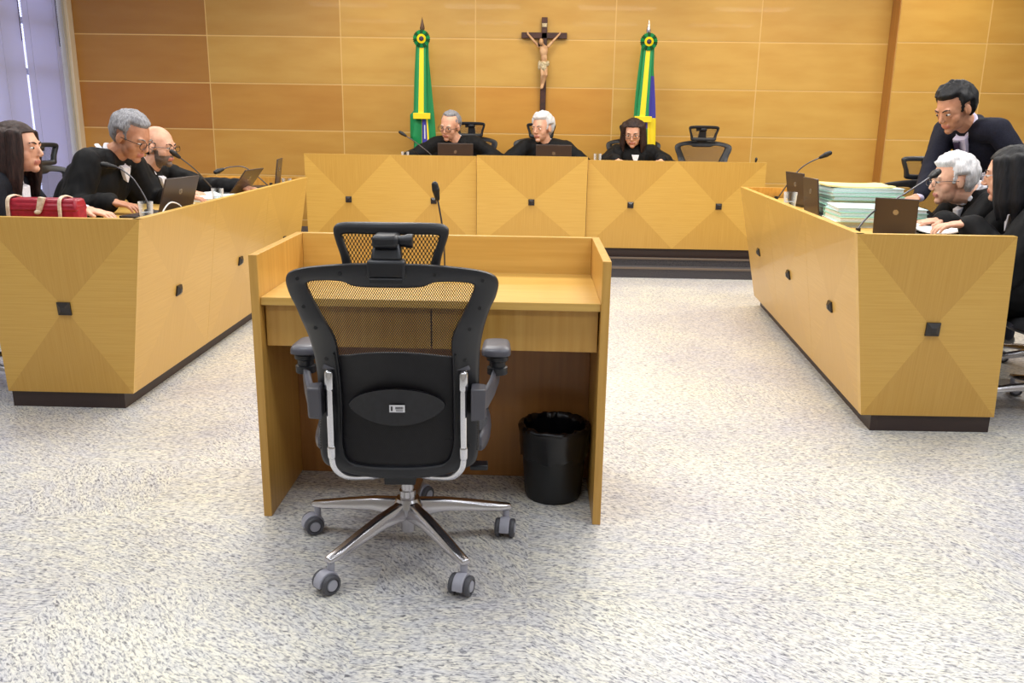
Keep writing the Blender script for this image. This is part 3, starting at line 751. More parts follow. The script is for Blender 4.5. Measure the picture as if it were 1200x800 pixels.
        mb.add(vs, fs); mb.obj('arm_pad', M['grey_plastic'], ao, angle=60)
    return root
ch = make_chair(); ch.location = (-.387, 2.54, 0); ch.rotation_euler.z = radians(2.5)
tag(ch, 'black mesh office chair seen from behind, empty in front of the lone desk', 'office chair')
proto = make_chair(.01, .05, False)
def place(x, y, z, rz, label, first=[True]):
    o = proto if first[0] else copy_tree(proto); first[0] = False
    o.location = (x, y, z); o.rotation_euler.z = radians(rz)
    return tag(o, label, 'office chair', 'office chairs behind the benches')
place(1.65, 8.55, DZ, 180, "empty black mesh chair at the right end of the judges' bench")
place(-.70, 8.80, DZ, 176, "black mesh chair behind the balding judge, left at the judges' bench")
place(.0, 8.80, DZ, 172, "black mesh chair behind the white-haired judge beneath the crucifix")
place(1.0, 8.93, DZ, 180, 'black mesh chair behind the woman in glasses beneath the right flag')
place(-2.80, 5.10, 0, -52, 'black mesh chair behind the grey-haired man at the left bench')
place(-2.93, 5.75, 0, -90, 'black mesh chair behind the bald bearded man at the left bench')
place(-2.86, 4.05, 0, -90, 'black mesh chair of the dark-haired woman at the near left bench')
place(2.52, 6.14, 0, 2, 'empty black chair turned away beyond the white-haired man at the right bench')
place(2.84, 4.68, 0, 90, 'black mesh chair behind the white-haired man at the right bench')
place(2.52, 4.02, 0, 80, 'black chair with shiny wheels under the black-haired woman at far right')

# ------------------------------------------------------------------ waste bin
bn = empty('waste_bin', (.087, 2.975, 0)); bn.scale = (1, 1, .95)
MB().lathe([(0, .0), (.098, .0), (.100, .012), (.104, .014), (.122, .27), (.126, .272), (.126, .282), (.119, .282), (.101, .02), (0, .02)], n=40).obj('bucket', M['bin'], bn)
bg = MB(); prof = [(.1225, .175), (.1235, .19), (.1255, .22), (.127, .25), (.129, .272), (.131, .288), (.127, .296), (.120, .294), (.116, .27), (.112, .2), (.103, .1), (.09, .03), (.0, .028)]
n = 72; vs = []; fs = []
for i, (r, z) in enumerate(prof):
    for k in range(n):
        a = 2*pi*k/n; q = noise.noise(Vector((cos(a)*4, sin(a)*4, z*22)))*.0042+noise.noise(Vector((cos(a)*11, sin(a)*11, z*30)))*.002
        zz = z+(noise.noise(Vector((cos(a)*3, sin(a)*3, 9)))*.022 if i == 0 else noise.noise(Vector((cos(a)*5, sin(a)*5, 3)))*.008 if 3 < i < 8 else 0)
        rr = max(0, r+(abs(q)*1.2 if i < 6 else -abs(q)*5 if i < 12 else 0)); vs.append((rr*cos(a), rr*sin(a), zz))
for i in range(len(prof)-1):
    for k in range(n): fs.append((i*n+k, i*n+(k+1) % n, (i+1)*n+(k+1) % n, (i+1)*n+k))
bg.add(vs, fs); bg.obj('bin_bag', M['bag'], bn, angle=70)
tag(bn, 'black waste bin with black plastic liner under the lone desk', 'waste bin')

# ------------------------------------------------------------------ table things
def gooseneck(pts, label, head_dir=None, r=.0042, base=True, hr_=.017, hl=.05):
    P = [Vector(p_) for p_ in pts]; O = P[0].copy(); root = empty('gooseneck_microphone', O)
    Q = [p_-O for p_ in smoothpath(P, 8)]
    if base: MB().lathe([(0, 0), (.028, 0), (.026, .012), (.012, .018), (.011, .05), (0, .05)], n=20).obj('base', M['mic'], root)
    MB().tube(Q, r, 10).obj('gooseneck', M['steel'] if r > .003 else M['mic'], root)
    d_ = (Q[-1]-Q[-3]).normalized() if head_dir is None else Vector(head_dir).normalized()
    e_ = Q[-1]
    MB().cap(e_-d_*.01, e_+d_*hl*.6, hr_*.62, hr_).cap(e_+d_*hl*.5, e_+d_*hl, hr_, hr_*.85).obj('head', M['mic'], root)
    return tag(root, label, 'microphone', 'gooseneck microphones')
TZ = .83
gooseneck([(-.325, 3.12, .772), (-.328, 3.12, .90), (-.336, 3.12, .98), (-.352, 3.115, 1.075)], 'thin black microphone rising from the lone desk', r=.0032, hr_=.014, hl=.04)
gooseneck([(-2.07, 4.62, TZ), (-2.08, 4.62, TZ+.06), (-2.14, 4.62, 1.0), (-2.20, 4.61, 1.055), (-2.235, 4.60, 1.068)], 'microphone in front of the grey-haired man at the left bench')
gooseneck([(-2.09, 5.64, TZ), (-2.10, 5.63, TZ+.05), (-2.17, 5.55, 1.0), (-2.235, 5.46, 1.085)], 'microphone reaching up to the mouth of the bald bearded man')
gooseneck([(-1.86, 6.12, TZ), (-1.89, 6.10, TZ+.045), (-2.0, 6.03, .985), (-2.08, 5.96, .995), (-2.125, 5.90, .978)], 'microphone bent over at the far end of the left bench')
gooseneck([(1.56, 5.72, TZ), (1.575, 5.71, TZ+.05), (1.68, 5.66, 1.06), (1.79, 5.6, 1.14)], 'microphone standing tall at the far end of the right bench')
gooseneck([(1.49, 4.04, TZ), (1.50, 4.06, TZ+.05), (1.60, 4.14, .955), (1.78, 4.28, 1.02), (1.96, 4.42, 1.098)], 'long microphone reaching to the mouth of the white-haired man', hr_=.02, hl=.06)
gooseneck([(-.93, 8.02, .905), (-.95, 8.02, 1.0), (-1.08, 8.0, 1.11), (-1.19, 8.0, 1.18)], "microphone at the left end of the judges' bench")
gooseneck([(1.955, 7.95, .905), (1.958, 7.95, .98), (1.96, 7.95, 1.006)], "short microphone stub at the right end of the judges' bench", hr_=.012, hl=.02)

def laptop(loc, rz, label, open_=100, w_=.32, d_=.21, mt='laptop', emblem=True, group='open laptops on the benches'):
    root = empty('laptop', loc, radians(rz))
    MB().box((-w_/2, -d_/2, 0), (w_/2, d_/2, .016)).obj('base', M['laptop_dark'], root, .004)
    MB().box((-w_/2+.025, -d_/2+.09, .0155), (w_/2-.025, d_/2-.02, .0175)).obj('keyboard', M['mic'], root, smooth=False)
    a = radians(open_-90); mt4 = Matrix.Translation((0, d_/2, .016)) @ Matrix.Rotation(-a, 4, 'X')
    ld = MB().obox(mt4 @ Matrix.Translation((0, .005, .10)), (w_, .008, .20)).obj('lid', M[mt], root, .003)
    MB().obox(mt4 @ Matrix.Translation((0, .0005, .102)), (w_-.03, .0015, .168)).obj('screen', M['screen'], ld, smooth=False)
    if emblem:
        mb = MB(); Rx = (mt4 @ Matrix.Translation((0, .0095, .125)))
        mb.lathe([(0, -.001), (.0145, -.001), (.0145, .001), (.0115, .001), (.0115, 0), (0, 0)], n=20, axis='y', mtx=Rx)
        # two upright strokes of the small round emblem
        mb.obox(Rx @ Matrix.Translation((-.004, .001, 0)), (.0022, .0015, .016)).obox(Rx @ Matrix.Translation((.004, .001, 0)), (.0022, .0015, .016))
        mb.obj('emblem', M['logo'], ld)
    return tag(root, label, 'laptop', group)
# lid outer face points along local +y
laptop((-.73, 8.10, .905), 180, "dark laptop with round emblem in front of the balding judge", 100)
laptop((.155, 8.10, .905), 180, "dark laptop with round emblem in front of the white-haired judge", 100)
laptop((-1.95, 4.42, TZ), -100, 'dark laptop with a white cable, nearest on the left bench', 108, .30)
laptop((-2.06, 5.72, TZ), -98, 'small dark laptop leaning back near the bald man on the left bench', 128, .26)
laptop((-1.96, 6.22, TZ), -82, 'dark laptop seen edge-on at the far end of the left bench', 98, .24)
laptop((1.76, 5.60, TZ), 101, 'farthest dark laptop on the right bench, beside the tall microphone', 100, .24, .2)
laptop((1.68, 5.02, TZ), 94, 'dark laptop lid between the glass and the stack of files on the right bench', 97, .22, .2)
laptop((1.73, 4.20, TZ), 152, 'large dark laptop with pale emblem, nearest on the right bench', 104, .22, .2).scale = (.85, .85, .88)
tag(MB().tube(smoothpath([(-1.835, 4.22, TZ+.003), (-1.83, 4.24, TZ+.05), (-1.815, 4.30, TZ+.085), (-1.80, 4.38, TZ+.06), (-1.80, 4.42, TZ+.004)], 8), .0035, 8).obj('cable', M['paper']), 'white cable looping up beside the nearest laptop on the left bench', 'cable')

def cup(loc, label, h=.10, r=.035, water=True, grp='drinking glasses on the benches'):
    root = empty('drinking_glass', loc)
    MB().lathe([(0, 0), (r*.8, 0), (r, h), (r-.0025, h), (r*.8-.002, .006), (0, .006)], n=24).obj('tumbler', M['glass'], root)
    if water: MB().lathe([(0, .007), (r*.8-.0035, .007), (r*.9-.0035, h*.5), (0, h*.5)], n=24).obj('water', M['paper' if False else 'glass'], root)
    return tag(root, label, 'glass', grp)
cup((-1.885, 4.17, TZ), 'clear glass in front of the nearest laptop on the left bench')
cup((-1.87, 5.10, TZ), 'clear glass beside the bald man\'s papers on the left bench', .09)
cup((-1.80, 6.30, TZ), 'clear glass at the far corner of the left bench', .07)
cup((1.53, 5.30, TZ), 'clear glass on the right bench before the farthest laptop', .11, .04)
cup((-1.19, 8.0, .905), "clear glass at the left end of the judges' bench", .13)
cup((.55, 7.98, .905), "clear glass between two judges at the middle of the bench", .14)

def sheet(loc, rz, w_, d_, h, m_, name, label, cat, group=None, bend=0):
    root = MB(); n = 6; vs = []; fs = []
    for i in range(n+1):
        for j in range(n+1):
            u, v = i/n-.5, j/n-.5; z = bend*(u*u*2+v*.3+noise.noise(Vector((u*3, v*3, loc[0])))*.5)
            vs.append((u*w_, v*d_, max(0, z))); 
    for i in range(n+1):
        for j in range(n+1): v_ = vs[i*(n+1)+j]; vs.append((v_[0], v_[1], v_[2]+h))
    o_ = (n+1)**2
    for i in range(n):
        for j in range(n): a = i*(n+1)+j; fs += [(a+1, a+n+2, a+n+1, a), (o_+a, o_+a+n+1, o_+a+n+2, o_+a+1)]
    rim = [i*(n+1) for i in range(n+1)]+[n*(n+1)+j for j in range(1, n+1)]+[i*(n+1)+n for i in range(n-1, -1, -1)]+[j for j in range(n-1, 0, -1)]
    for q in range(len(rim)): a, b_ = rim[q], rim[(q+1) % len(rim)]; fs.append((a, b_, b_+o_, a+o_))
    root.add(vs, fs); o = root.obj(name, M[m_]); o.location = loc; o.rotation_euler.z = radians(rz)
    return tag(o, label, cat, group)
sheet((-1.99, 3.95, TZ), 12, .20, .14, .012, 'paper', 'paper_pad', 'white paper pad at the near corner of the left bench', 'paper')
sheet((-1.93, 4.86, TZ), 8, .22, .30, .012, 'paper2', 'document', 'thin document behind the nearest laptop on the left bench', 'document')
sheet((-1.95, 5.30, TZ), -12, .22, .28, .025, 'paper2', 'document', 'crumpled white papers by the bald man on the left bench', 'document', bend=.03)
sheet((1.86, 4.13, TZ), 20, .21, .15, .003, 'paper', 'paper_sheet', 'loose white sheet under the hand of the black-haired woman', 'paper', bend=.02)
sheet((1.93, 4.23, TZ+.016), -25, .2, .15, .003, 'paper', 'paper_sheet', 'white sheet held up by the black-haired woman', 'paper', bend=.035)
sheet((-1.30, 8.02, .905), 0, .06, .05, .012, 'red', 'eraser', 'small red object by the left microphone', 'small object') if False else None
# case files: two stacks of individual folders
random.seed(3)
cols = ['green_folder', 'paper', 'mint_folder', 'green_folder', 'mint_folder', 'green_folder', 'blue_folder']
def folder(x, y, z, rz, w_, d_, h, cm, label, grp):
    root = empty('case_file', (x, y, z), radians(rz))
    MB().box((-w_/2+.006, -d_/2+.006, .002), (w_/2-.01, d_/2-.006, h-.002)).obj('pages', M['paper2'], root, smooth=False)
    c_ = MB()      # folded cover: bottom, spine, top as one bent sheet
    pf = [(-w_/2-.0, 0), (w_/2, 0), (w_/2+.003, h/2), (w_/2, h), (-w_/2, h)]; pi2 = [(-w_/2, .0018), (w_/2-.002, .0018), (w_/2, h/2), (w_/2-.002, h-.0018), (-w_/2, h-.0018)]
    vs = []; fs = []
    for yy in (-d_/2, d_/2):
        vs += [(a, yy, b_) for a, b_ in pf]+[(a, yy, b_) for a, b_ in pi2]
    for i in range(4): fs += [(i, i+1, 11+i, 10+i), (5+i, 15+i, 16+i, 6+i), (i, 5+i, 6+i, i+1), (10+i, 11+i, 16+i, 15+i)]
    fs += [(0, 10, 15, 5), (4, 9, 19, 14)]
    c_.add(vs, fs); c_.obj('cover', M[cm], root, smooth=False)
    return tag(root, label, 'folder', grp)
specA = [('bottom', .030), ('second lowest', .024), ('third from the bottom', .020), ('fourth from the bottom', .026), ('fifth from the bottom', .022), ('sixth from the bottom', .020), ('topmost', .022)]
z = TZ; cn = {'green_folder': 'pale green', 'blue_folder': 'pale blue', 'mint_folder': 'mint green', 'paper': 'white'}
for i, (nm_, h) in enumerate(specA):
    c_ = cols[i]
    folder(1.83+random.uniform(-.012, .012), 5.02+random.uniform(-.02, .02), z, 90+random.uniform(-5, 5), .30, .40, h, c_, f'{cn[c_]} case file, {nm_} of the rear stack on the right bench', 'case files in the rear stack'); z += h+.0008
env = sheet((1.80, 5.02, z), 4, .36, .26, .008, 'manila', 'envelope', 'yellow envelope lying on the rear stack of case files', 'envelope', bend=.012)
z = TZ
for i, (nm_, h) in enumerate([('bottom', .028), ('second lowest', .024), ('third from the bottom', .022), ('topmost', .020)]):
    c_ = ['paper', 'green_folder', 'mint_folder', 'blue_folder'][i]
    folder(1.78+random.uniform(-.01, .01), 4.62+random.uniform(-.015, .015), z, 84+random.uniform(-5, 5), .30, .44, h, c_, f'{cn[c_]} case file, {nm_} of the front stack on the right bench', 'case files in the front stack'); z += h+.0008
# red handbag
hb = empty('handbag', (-2.19, 3.86, TZ-.0))
MB().box((-.155, -.05, 0), (.155, .05, .125)).obj('bag_body', M['red'], hb, .016)
MB().prism([(-.157, -.055, .085), (.157, -.055, .085), (.157, .055, .09), (-.157, .055, .09)], [(-.15, -.04, .14), (.15, -.04, .14), (.15, .04, .14), (-.15, .04, .14)]).obj('flap', M['red'], hb, .01)
for x in (-.148, .085):
    MB().tube(smoothpath([(x, -.056, .0), (x, -.06, .08), (x, -.05, .138), (x, 0, .150), (x, .05, .138)], 4), .009, 8, flat=.6).obj('strap', M['cream'], hb)
MB().prism([(-.022, -.066, .085), (.0, -.066, .08), (.0, -.052, .08), (-.022, -.052, .085)], [(-.008, -.06, .15), (.022, -.06, .146), (.022, -.04, .146), (-.008, -.04, .15)]).ell((-.012, -.066, .083), (.015, .008, .010)).obj('clasp', M['cream'], hb, .004)
tag(hb, 'red leather handbag with cream straps at the near left bench', 'handbag')

# ------------------------------------------------------------------ flags and crucifix
def flag(x, y, lean, label, alt):
    root = empty('flag', (x, y, DZ)); ztop = 2.16
    MB().lathe([(0, 0), (.14, 0), (.14, .02), (.03, .035), (.02, .12), (0, .12)], n=24).obj('stand', M['pole'], root)
    def px(z): return lean*(z-.1)
    MB().tube([(px(.05), 0, .05), (px(2.0), 0, 2.0)], .012, 10).obj('pole', M['pole'], root)
    tip = M['pole'] if not alt else M['chrome_dull']
    MB().lathe([(0, -.03), (.014, -.025), (.014, 0), (.008, .01), (.026, .05), (.014, .10), (0.001, .16)], c=(px(2.0), 0, 2.0), n=12).obj('spearhead', tip, root)
    # pleated hanging cloth, one mesh in the flag's own colours
    mb = MB(); nz, na = 46, 60; vs = []; fs = []; mi = []
    z0, z1 = .35, 1.93
    for j in range(nz+1):
        z = z0+(z1-z0)*j/nz; t = 1-(z-z0)/(z1-z0)
        w_ = .055+.055*t+(.035*max(0, t-.35) if not alt else .02*t); dp = .035+.035*t
        for i in range(na):
            a = 2*pi*i/na; rr = 1+.22*sin(5*a+z*2)+.14*sin(9*a-z*3)
            if not alt and .45 < t < .62 and cos(a) < -.5: rr *= 1.35
            vs.append((px(z)+cos(a)*w_*rr-(.012 if not alt else -.015)*t, sin(a)*dp*rr, z))
    mb.add(vs, [])
    for j in range(nz):
        z = z0+(z1-z0)*j/nz
        for i in range(na):
            a = 2*pi*(i+.5)/na; x_ = cos(a); m_ = 0
            if sin(a) < 0:
                if not alt:
                    if z < 1.15 and -.25 < x_-.2*(1.15-z) < .02: m_ = 2 if x_ > -.1 else 1
                    if z < 1.15 and .02 < x_-.2*(1.15-z) < .35: m_ = 2
                    if z < 1.1 and .12 < x_-.2*(1.15-z) < .2: m_ = 3
                    if z < 1.15 and .45 < x_ < .6: m_ = 1
                else:
                    if x_ > .55 and 1.2 < z < 1.62: m_ = 2
                    if x_ > .42 and z < 1.2: m_ = 1
                    if z < 1.2 and .05 < x_ < .42 and z > 1.08: m_ = 2
                    if z < 1.0 and x_ < -.6: m_ = 1
            elif x_ > .3 and alt: m_ = 2 if z > 1.2 else 1
            mb.f.append((j*na+i, j*na+(i+1) % na, (j+1)*na+(i+1) % na, (j+1)*na+i)); mb.m.append(m_)
    mb.obj('flag_cloth', [M['fgreen'], M['fyellow'], M['fblue'], M['fwhite']], root, angle=80)
    # ribbon: green-yellow-green band
    rb = MB()
    for k, (a, b_, m_) in enumerate(((-.5, -.24, 0), (-.24, .24, 1), (.24, .5, 0))):
        for q in range(12):
            za, zb_ = 1.22+(.69)*q/12, 1.22+(.69)*(q+1)/12
            wa, wb = .115-.03*(q/12), .115-.03*((q+1)/12); ya = -.092+.02*(q/12); yb_ = -.092+.02*((q+1)/12)
            sh = -.02
            xa, xb = px(za)+sh*(1-q/12), px(zb_)+sh*(1-(q+1)/12)
            rb.add([(xa+a*wa, ya, za), (xa+b_*wa, ya, za), (xb+b_*wb, yb_, zb_), (xb+a*wb, yb_, zb_), (xa+a*wa, ya+.004, za), (xa+b_*wa, ya+.004, za), (xb+b_*wb, yb_+.004, zb_), (xb+a*wb, yb_+.004, zb_)],
                   [(0, 1, 2, 3), (7, 6, 5, 4), (0, 4, 5, 1), (1, 5, 6, 2), (2, 6, 7, 3), (3, 7, 4, 0)], m_)
    rb.obj('ribbon', [M['fgreen'], M['fyellow']], root, smooth=False)
    fr = MB().box((px(1.19)-.10, -.108, 1.165), (px(1.19)+.075, -.088, 1.225)).obj('ribbon_fringe', M['fyellow'], root, .004)
    ro = MB(); vs = []; fs = []; n_ = 56; c_ = Vector((px(1.93), -.082, 1.945))
    for r_, yy in ((.022, -.014), (.045, -.010), (.082, 0), (.082, .008), (.01, .008)):
        for i in range(n_):
            a = 2*pi*i/n_; q = 1+(.08*(i % 2) if r_ > .05 else 0); vs.append(c_+Vector((r_*q*cos(a), yy+(.008*(i % 2)-.004 if r_ > .04 else 0), r_*q*sin(a))))
    ms = []
    for j in range(4):
        for i in range(n_): fs.append((j*n_+i, j*n_+(i+1) % n_, (j+1)*n_+(i+1) % n_, (j+1)*n_+i)); ms.append(1 if j == 0 else (0 if (i//4) % 2 or j > 1 and i % 4 < 3 else 2))
    ro.add(vs, fs); ro.m = ms; ro.obj('rosette', [M['dgreen'], M['fyellow'], M['fgreen']], root)
    MB().ell(c_+Vector((0, -.014, 0)), (.024, .008, .024)).obj('rosette_button', M['tie'], root)
    return tag(root, label, 'flag')
flag(-1.155, 9.22, -.012, 'furled green and yellow flag with rosette on the left, dark spear tip', False)
flag(1.075, 9.22, .012, 'furled green, yellow and blue flag with rosette on the right, silver spear tip', True)

cr = empty('crucifix', (.055, 9.46, 1.42))
MB().box((-.030, -.012, 0), (.030, .03, .93)).box((-.235, -.012, .722), (.235, .03, .782)).obj('cross', M['crossw'], cr, .004)
MB().box((-.026, -.018, .835), (.026, -.011, .872)).obj('title_plate', M['loin'], cr, .002)
cb = MB(); K = lambda *p_: Vector(p_)
cb.chain([K(-.17, -.03, .765), K(-.115, -.045, .705), K(-.055, -.05, .645)], [.010, .012, .018]); cb.chain([K(.155, -.03, .765), K(.10, -.045, .705), K(.045, -.05, .645)], [.010, .012, .018])
cb.ell(K(-.002, -.052, .60), (.043, .024, .06)); cb.ell(K(.002, -.05, .53), (.033, .022, .055)); cb.ell(K(.0, -.048, .475), (.038, .024, .035))
cb.cap(K(-.005, -.055, .65), K(-.02, -.07, .67), .013, .012); cb.ell(K(-.032, -.078, .685), (.024, .028, .034))
cb.chain([K(-.018, -.05, .45), K(-.012, -.075, .36), K(-.018, -.04, .265)], [.022, .018, .012]); cb.chain([K(.018, -.05, .45), K(.026, -.078, .36), K(.0, -.05, .27)], [.022, .018, .012])
cb.cap(K(-.016, -.045, .265), K(-.022, -.07, .225), .011, .009); cb.cap(K(.0, -.055, .27), K(-.01, -.08, .228), .011, .009)
for s_ in (-1, 1): cb.ell(K(s_*.165+(-.006 if s_ < 0 else -.002), -.028, .778), (.010, .008, .014))
remesh(cb, 'corpus', M['corpus'], .004, 2, cr)
lc = MB(); lc.ell(K(0, -.05, .465), (.048, .034, .035)).ell(K(-.045, -.052, .455), (.016, .016, .05)).ell(K(.04, -.055, .475), (.02, .02, .03)).ell(K(.002, -.06, .43), (.034, .03, .035))
remesh(lc, 'loincloth', M['loin'], .005, 1, cr, (.004, (60, 60, 20)))
hc = MB(); hc.ell(K(-.036, -.066, .695), (.028, .028, .030)).ell(K(-.052, -.06, .665), (.014, .018, .03))
remesh(hc, 'hair', M['hair_dark'], .005, 1, cr, (.003, (70, 70, 20)))
tag(cr, 'dark wooden crucifix with painted figure on the back wall', 'crucifix')

# ------------------------------------------------------------------ people
def ik(S, W, l1, l2, pole):
    d_ = W-S; L_ = min(d_.length, (l1+l2)*.995); t = d_.normalized(); W2 = S+t*L_
    a = (l1*l1-l2*l2+L_*L_)/(2*L_); h = sqrt(max(0, l1*l1-a*a)); p_ = (pole-t*pole.dot(t)).normalized()
    return S+t*a+p_*h, W2
def person(label, pel, neck, head, byaw, hyaw, hpitch=0, hroll=0, hs=1.0, wr=None, wl=None, skin='skin', hair='short', hmat='hair_grey', brow='brow_grey',
           glasses=None, outfit='robe', beard=False, stand=False, female=False, group=None, hand_dir=None, collar='white_cloth', tie=False, robe_collar=False, jabot=False, pole_=(0, 0, -1)):
    pel, neck, head = Vector(pel), Vector(neck), Vector(head)
    gx, gy = pel.x, pel.y
    root = empty('person', (gx, gy, 0)); O = Vector((gx, gy, 0)); pel, neck, head = pel-O, neck-O, head-O
    neck = head+(neck-head).normalized()*.140*hs
    b = radians(byaw); f = Vector((cos(b), sin(b), 0)); r = Vector((sin(b), -cos(b), 0))
    sp = (neck-pel).normalized(); fr = r.cross(sp)*-1
    fr = sp.cross(r).normalized() if sp.cross(r).dot(f) > 0 else -sp.cross(r).normalized()
    Rt = Matrix((r, fr, sp)).transposed()
    sw = .160 if female else .185
    SR, SL = neck-sp*.042+r*sw, neck-sp*.042-r*sw
    # head frame
    hy, hp, hr_ = radians(hyaw), radians(hpitch), radians(hroll)
    hf = Vector((cos(hy)*cos(hp), sin(hy)*cos(hp), sin(hp))); hx = Vector((sin(hy), -cos(hy), 0)); hu = hx.cross(hf)
    Hm = Matrix((hx, hf, hu)).transposed() @ Matrix.Rotation(hr_, 3, 'Y')
    def h(x, y, z): return head+Hm @ (Vector((x, y, z))*hs)
    def rr(*a): return tuple(v*hs for v in a)
    B = MB()
    B.ell(h(0, -.015, .03), rr(.074, .094, .088), Hm, 24, 16).ell(h(0, .03, 0), rr(.062, .058, .085), Hm, 20, 14).ell(h(0, .026, -.050), rr(.056, .054, .056), Hm).ell(h(0, .06, -.093), rr(.022, .02, .018), Hm)
    B.cap(h(0, .084, .006), h(0, .100, -.028), .0070*hs, .0095*hs); B.ell(h(0, .093, -.035), rr(.015, .009, .007), Hm)
    B.cap(h(-.036, .074, .019), h(.036, .074, .019), .0115*hs, .0115*hs)
    for s_ in (-1, 1):
        B.ell(h(s_*.036, .043, -.028), rr(.026, .027, .034), Hm)
        B.ell(h(s_*.031, .0725, .0085), rr(.0150, .0125, .0050), Hm).ell(h(s_*.031, .0715, -.0095), rr(.0145, .0115, .0045), Hm)
        B.ell(h(s_*.077, -.008, -.008), rr(.008, .017, .028), Hm @ Matrix.Rotation(.25*s_, 3, 'Z'))
    B.cap(h(-.018, .078, -.060), h(.018, .078, -.060), .0055*hs, .0055*hs).cap(h(-.014, .0755, -.069), h(.014, .0755, -.069), .006*hs, .006*hs)
    nr = .047 if female else .056
    B.cap(h(0, -.02, -.065), neck+sp*.0, nr, nr*1.08); B.cap(neck, neck-sp*.05, nr*1.05, .08)
    # torso, shoulders
    Lt = (neck-pel).length
    B.ell(pel+sp*Lt*.70, (.15, .105, .17), Rt).ell(pel+sp*Lt*.36, (.135, .10, .16), Rt).ell(pel, (.15, .11, .11), Rt)
    B.cap(SR, SL, .055, .055).cap(neck-sp*.02, SR, .05, .045).cap(neck-sp*.02, SL, .05, .045)
    arms = []
    for s_, S, W in ((1, SR, wr), (-1, SL, wl)):
        if W is None:
            W = pel+f*.30+r*s_*.16+Vector((0, 0, .13))
        else: W = Vector(W)-O
        pl_ = Vector(pole_)+r*s_*.55-f*.25
        Eb, W = ik(S, W, .29, .255, pl_)
        arms.append((s_, S, Eb, W))
        B.chain([S, Eb, W], [.048, .038, .026])
        # hand
        d_ = (Vector(hand_dir[0 if s_ > 0 else 1]) if hand_dir and hand_dir[0 if s_ > 0 else 1] else (W-Eb)).normalized()
        side = d_.cross(Vector((0, 0, 1))).normalized(); nrm = side.cross(d_).normalized()
        th = -side*s_   # thumb side points inward
        Rh = Matrix((side, d_, nrm)).transposed()
        B.cap(W, W+d_*.03, .024, .024); B.ell(W+d_*.055, (.040, .050, .017), Rh)
        for q, (o_, ln) in enumerate(((-.030, .068), (-.010, .078), (.010, .073), (.029, .058))):
            o2 = -o_*1.0
            base = W+d_*.09+th*(o2)*1.0
            k1 = base+d_*ln*.45+th*o2*.18-nrm*.004; k2 = k1+d_*ln*.32-nrm*ln*.20; k3 = k2+d_*ln*.18-nrm*ln*.24
            B.chain([base-d_*.02, k1, k2, k3], [.0092, .0085, .0078, .0066])
        t0 = W+d_*.03+th*.030; t1 = t0+d_*.03+th*.025-nrm*.006; t2 = t1+d_*.028+th*.008-nrm*.006
        B.chain([t0, t1, t2], [.013, .011, .0085])
    legs = []
    for s_ in (-1, 1):
        hip = pel+r*s_*.09-Vector((0, 0, .02))
        if stand: kn = Vector((hip.x+f.x*.03, hip.y+f.y*.03, pel.z*.53)); an = Vector((hip.x-f.x*.02, hip.y-f.y*.02, .09))
        else:
            kn = hip+f*.41+Vector((0, 0, .0)); an = Vector((kn.x-f.x*.02, kn.y-f.y*.02, max(.09, kn.z-.42)))
        legs.append((s_, hip, kn, an)); B.chain([hip, kn, an], [.085, .055, .038])
        B.cap(an-Vector((0, 0, .045)), an+f*.13-Vector((0, 0, .06)), .034, .028)
    if 'stubble' not in M: M['stubble'] = noisy('grey_beard', (132, 112, 100), (96, 84, 78), 260, .8)
    skins = [M[skin], M['lip'], M['stubble']]
    Hn = np.array(Hm); hn = np.array(head)
    lipc = np.array(h(0, .088, -.065)); fx = np.array(Hm @ Vector((1, 0, 0)))
    def paint(nm):
        n_ = len(nm.polygons); c_ = np.empty(n_*3); nm.polygons.foreach_get('center', c_); c_ = c_.reshape(-1, 3)-lipc
        dx = np.abs(c_ @ fx); dd = np.sqrt((c_**2).sum(1)); dz = np.abs(c_ @ np.array(Hm @ Vector((0, 0, 1))))
        mi_ = ((dx < .024*hs) & (dz < .0105*hs) & (dd < .03*hs)).astype(int)
        if beard:
            lc_ = ((c_+lipc-hn) @ Hn)/hs
            mk = (lc_[:, 2] < -.044-.55*np.maximum(0, .03-lc_[:, 1])*0) & (lc_[:, 2] > -.125) & (lc_[:, 1] > .0) & (mi_ == 0)
            mk |= (np.abs(lc_[:, 0]) > .045) & (lc_[:, 2] < -.015) & (lc_[:, 2] > -.10) & (lc_[:, 1] > -.002) & (lc_[:, 1] < .028)
            mi_[mk] = 2
        nm.polygons.foreach_set('material_index', mi_)
    remesh(B, 'body', skins, .0046, 2, root, post=paint)
    # eyes, brows
    for s_ in (-1, 1):
        e_ = MB().ell(h(s_*.031, .0735, .0), rr(.0115, .0118, .0062), Hm, 14, 10).obj('eye', M['eye'], root)
        MB().ell(h(s_*.031, .0835, -.0005), rr(.0055, .0035, .0052), Hm, 10, 8).obj('iris', M['iris'], e_)
        bp = [h(s_*x, y, z) for x, y, z in ((.014, .089, .017), (.03, .087, .024), (.046, .074, .021))]
        MB().tube(smoothpath(bp, 4), [.0032*hs]*9, 8, flat=1).obj('eyebrow', M[brow], root)
    if glasses:
        gm = MB()
        for s_ in (-1, 1):
            pts = []
            for q in range(17):
                a = 2*pi*q/16; pts.append(h(s_*.033+.024*math.copysign(abs(cos(a))**.8, cos(a)), .099-.25*abs(.0), -.003+.017*math.copysign(abs(sin(a))**.8, sin(a))))
            gm.tube(pts, .0019 if glasses != 'steel_frame' else .0013, 6)
            gm.tube([h(s_*.057, .098, .004), h(s_*.078, .05, .004), h(s_*.081, -.01, .0)], .0018, 6)
        gm.tube([h(-.01, .1, .002), h(0, .103, .004), h(.01, .1, .002)], .0018, 6)
        go = gm.obj('glasses', M[glasses], root)
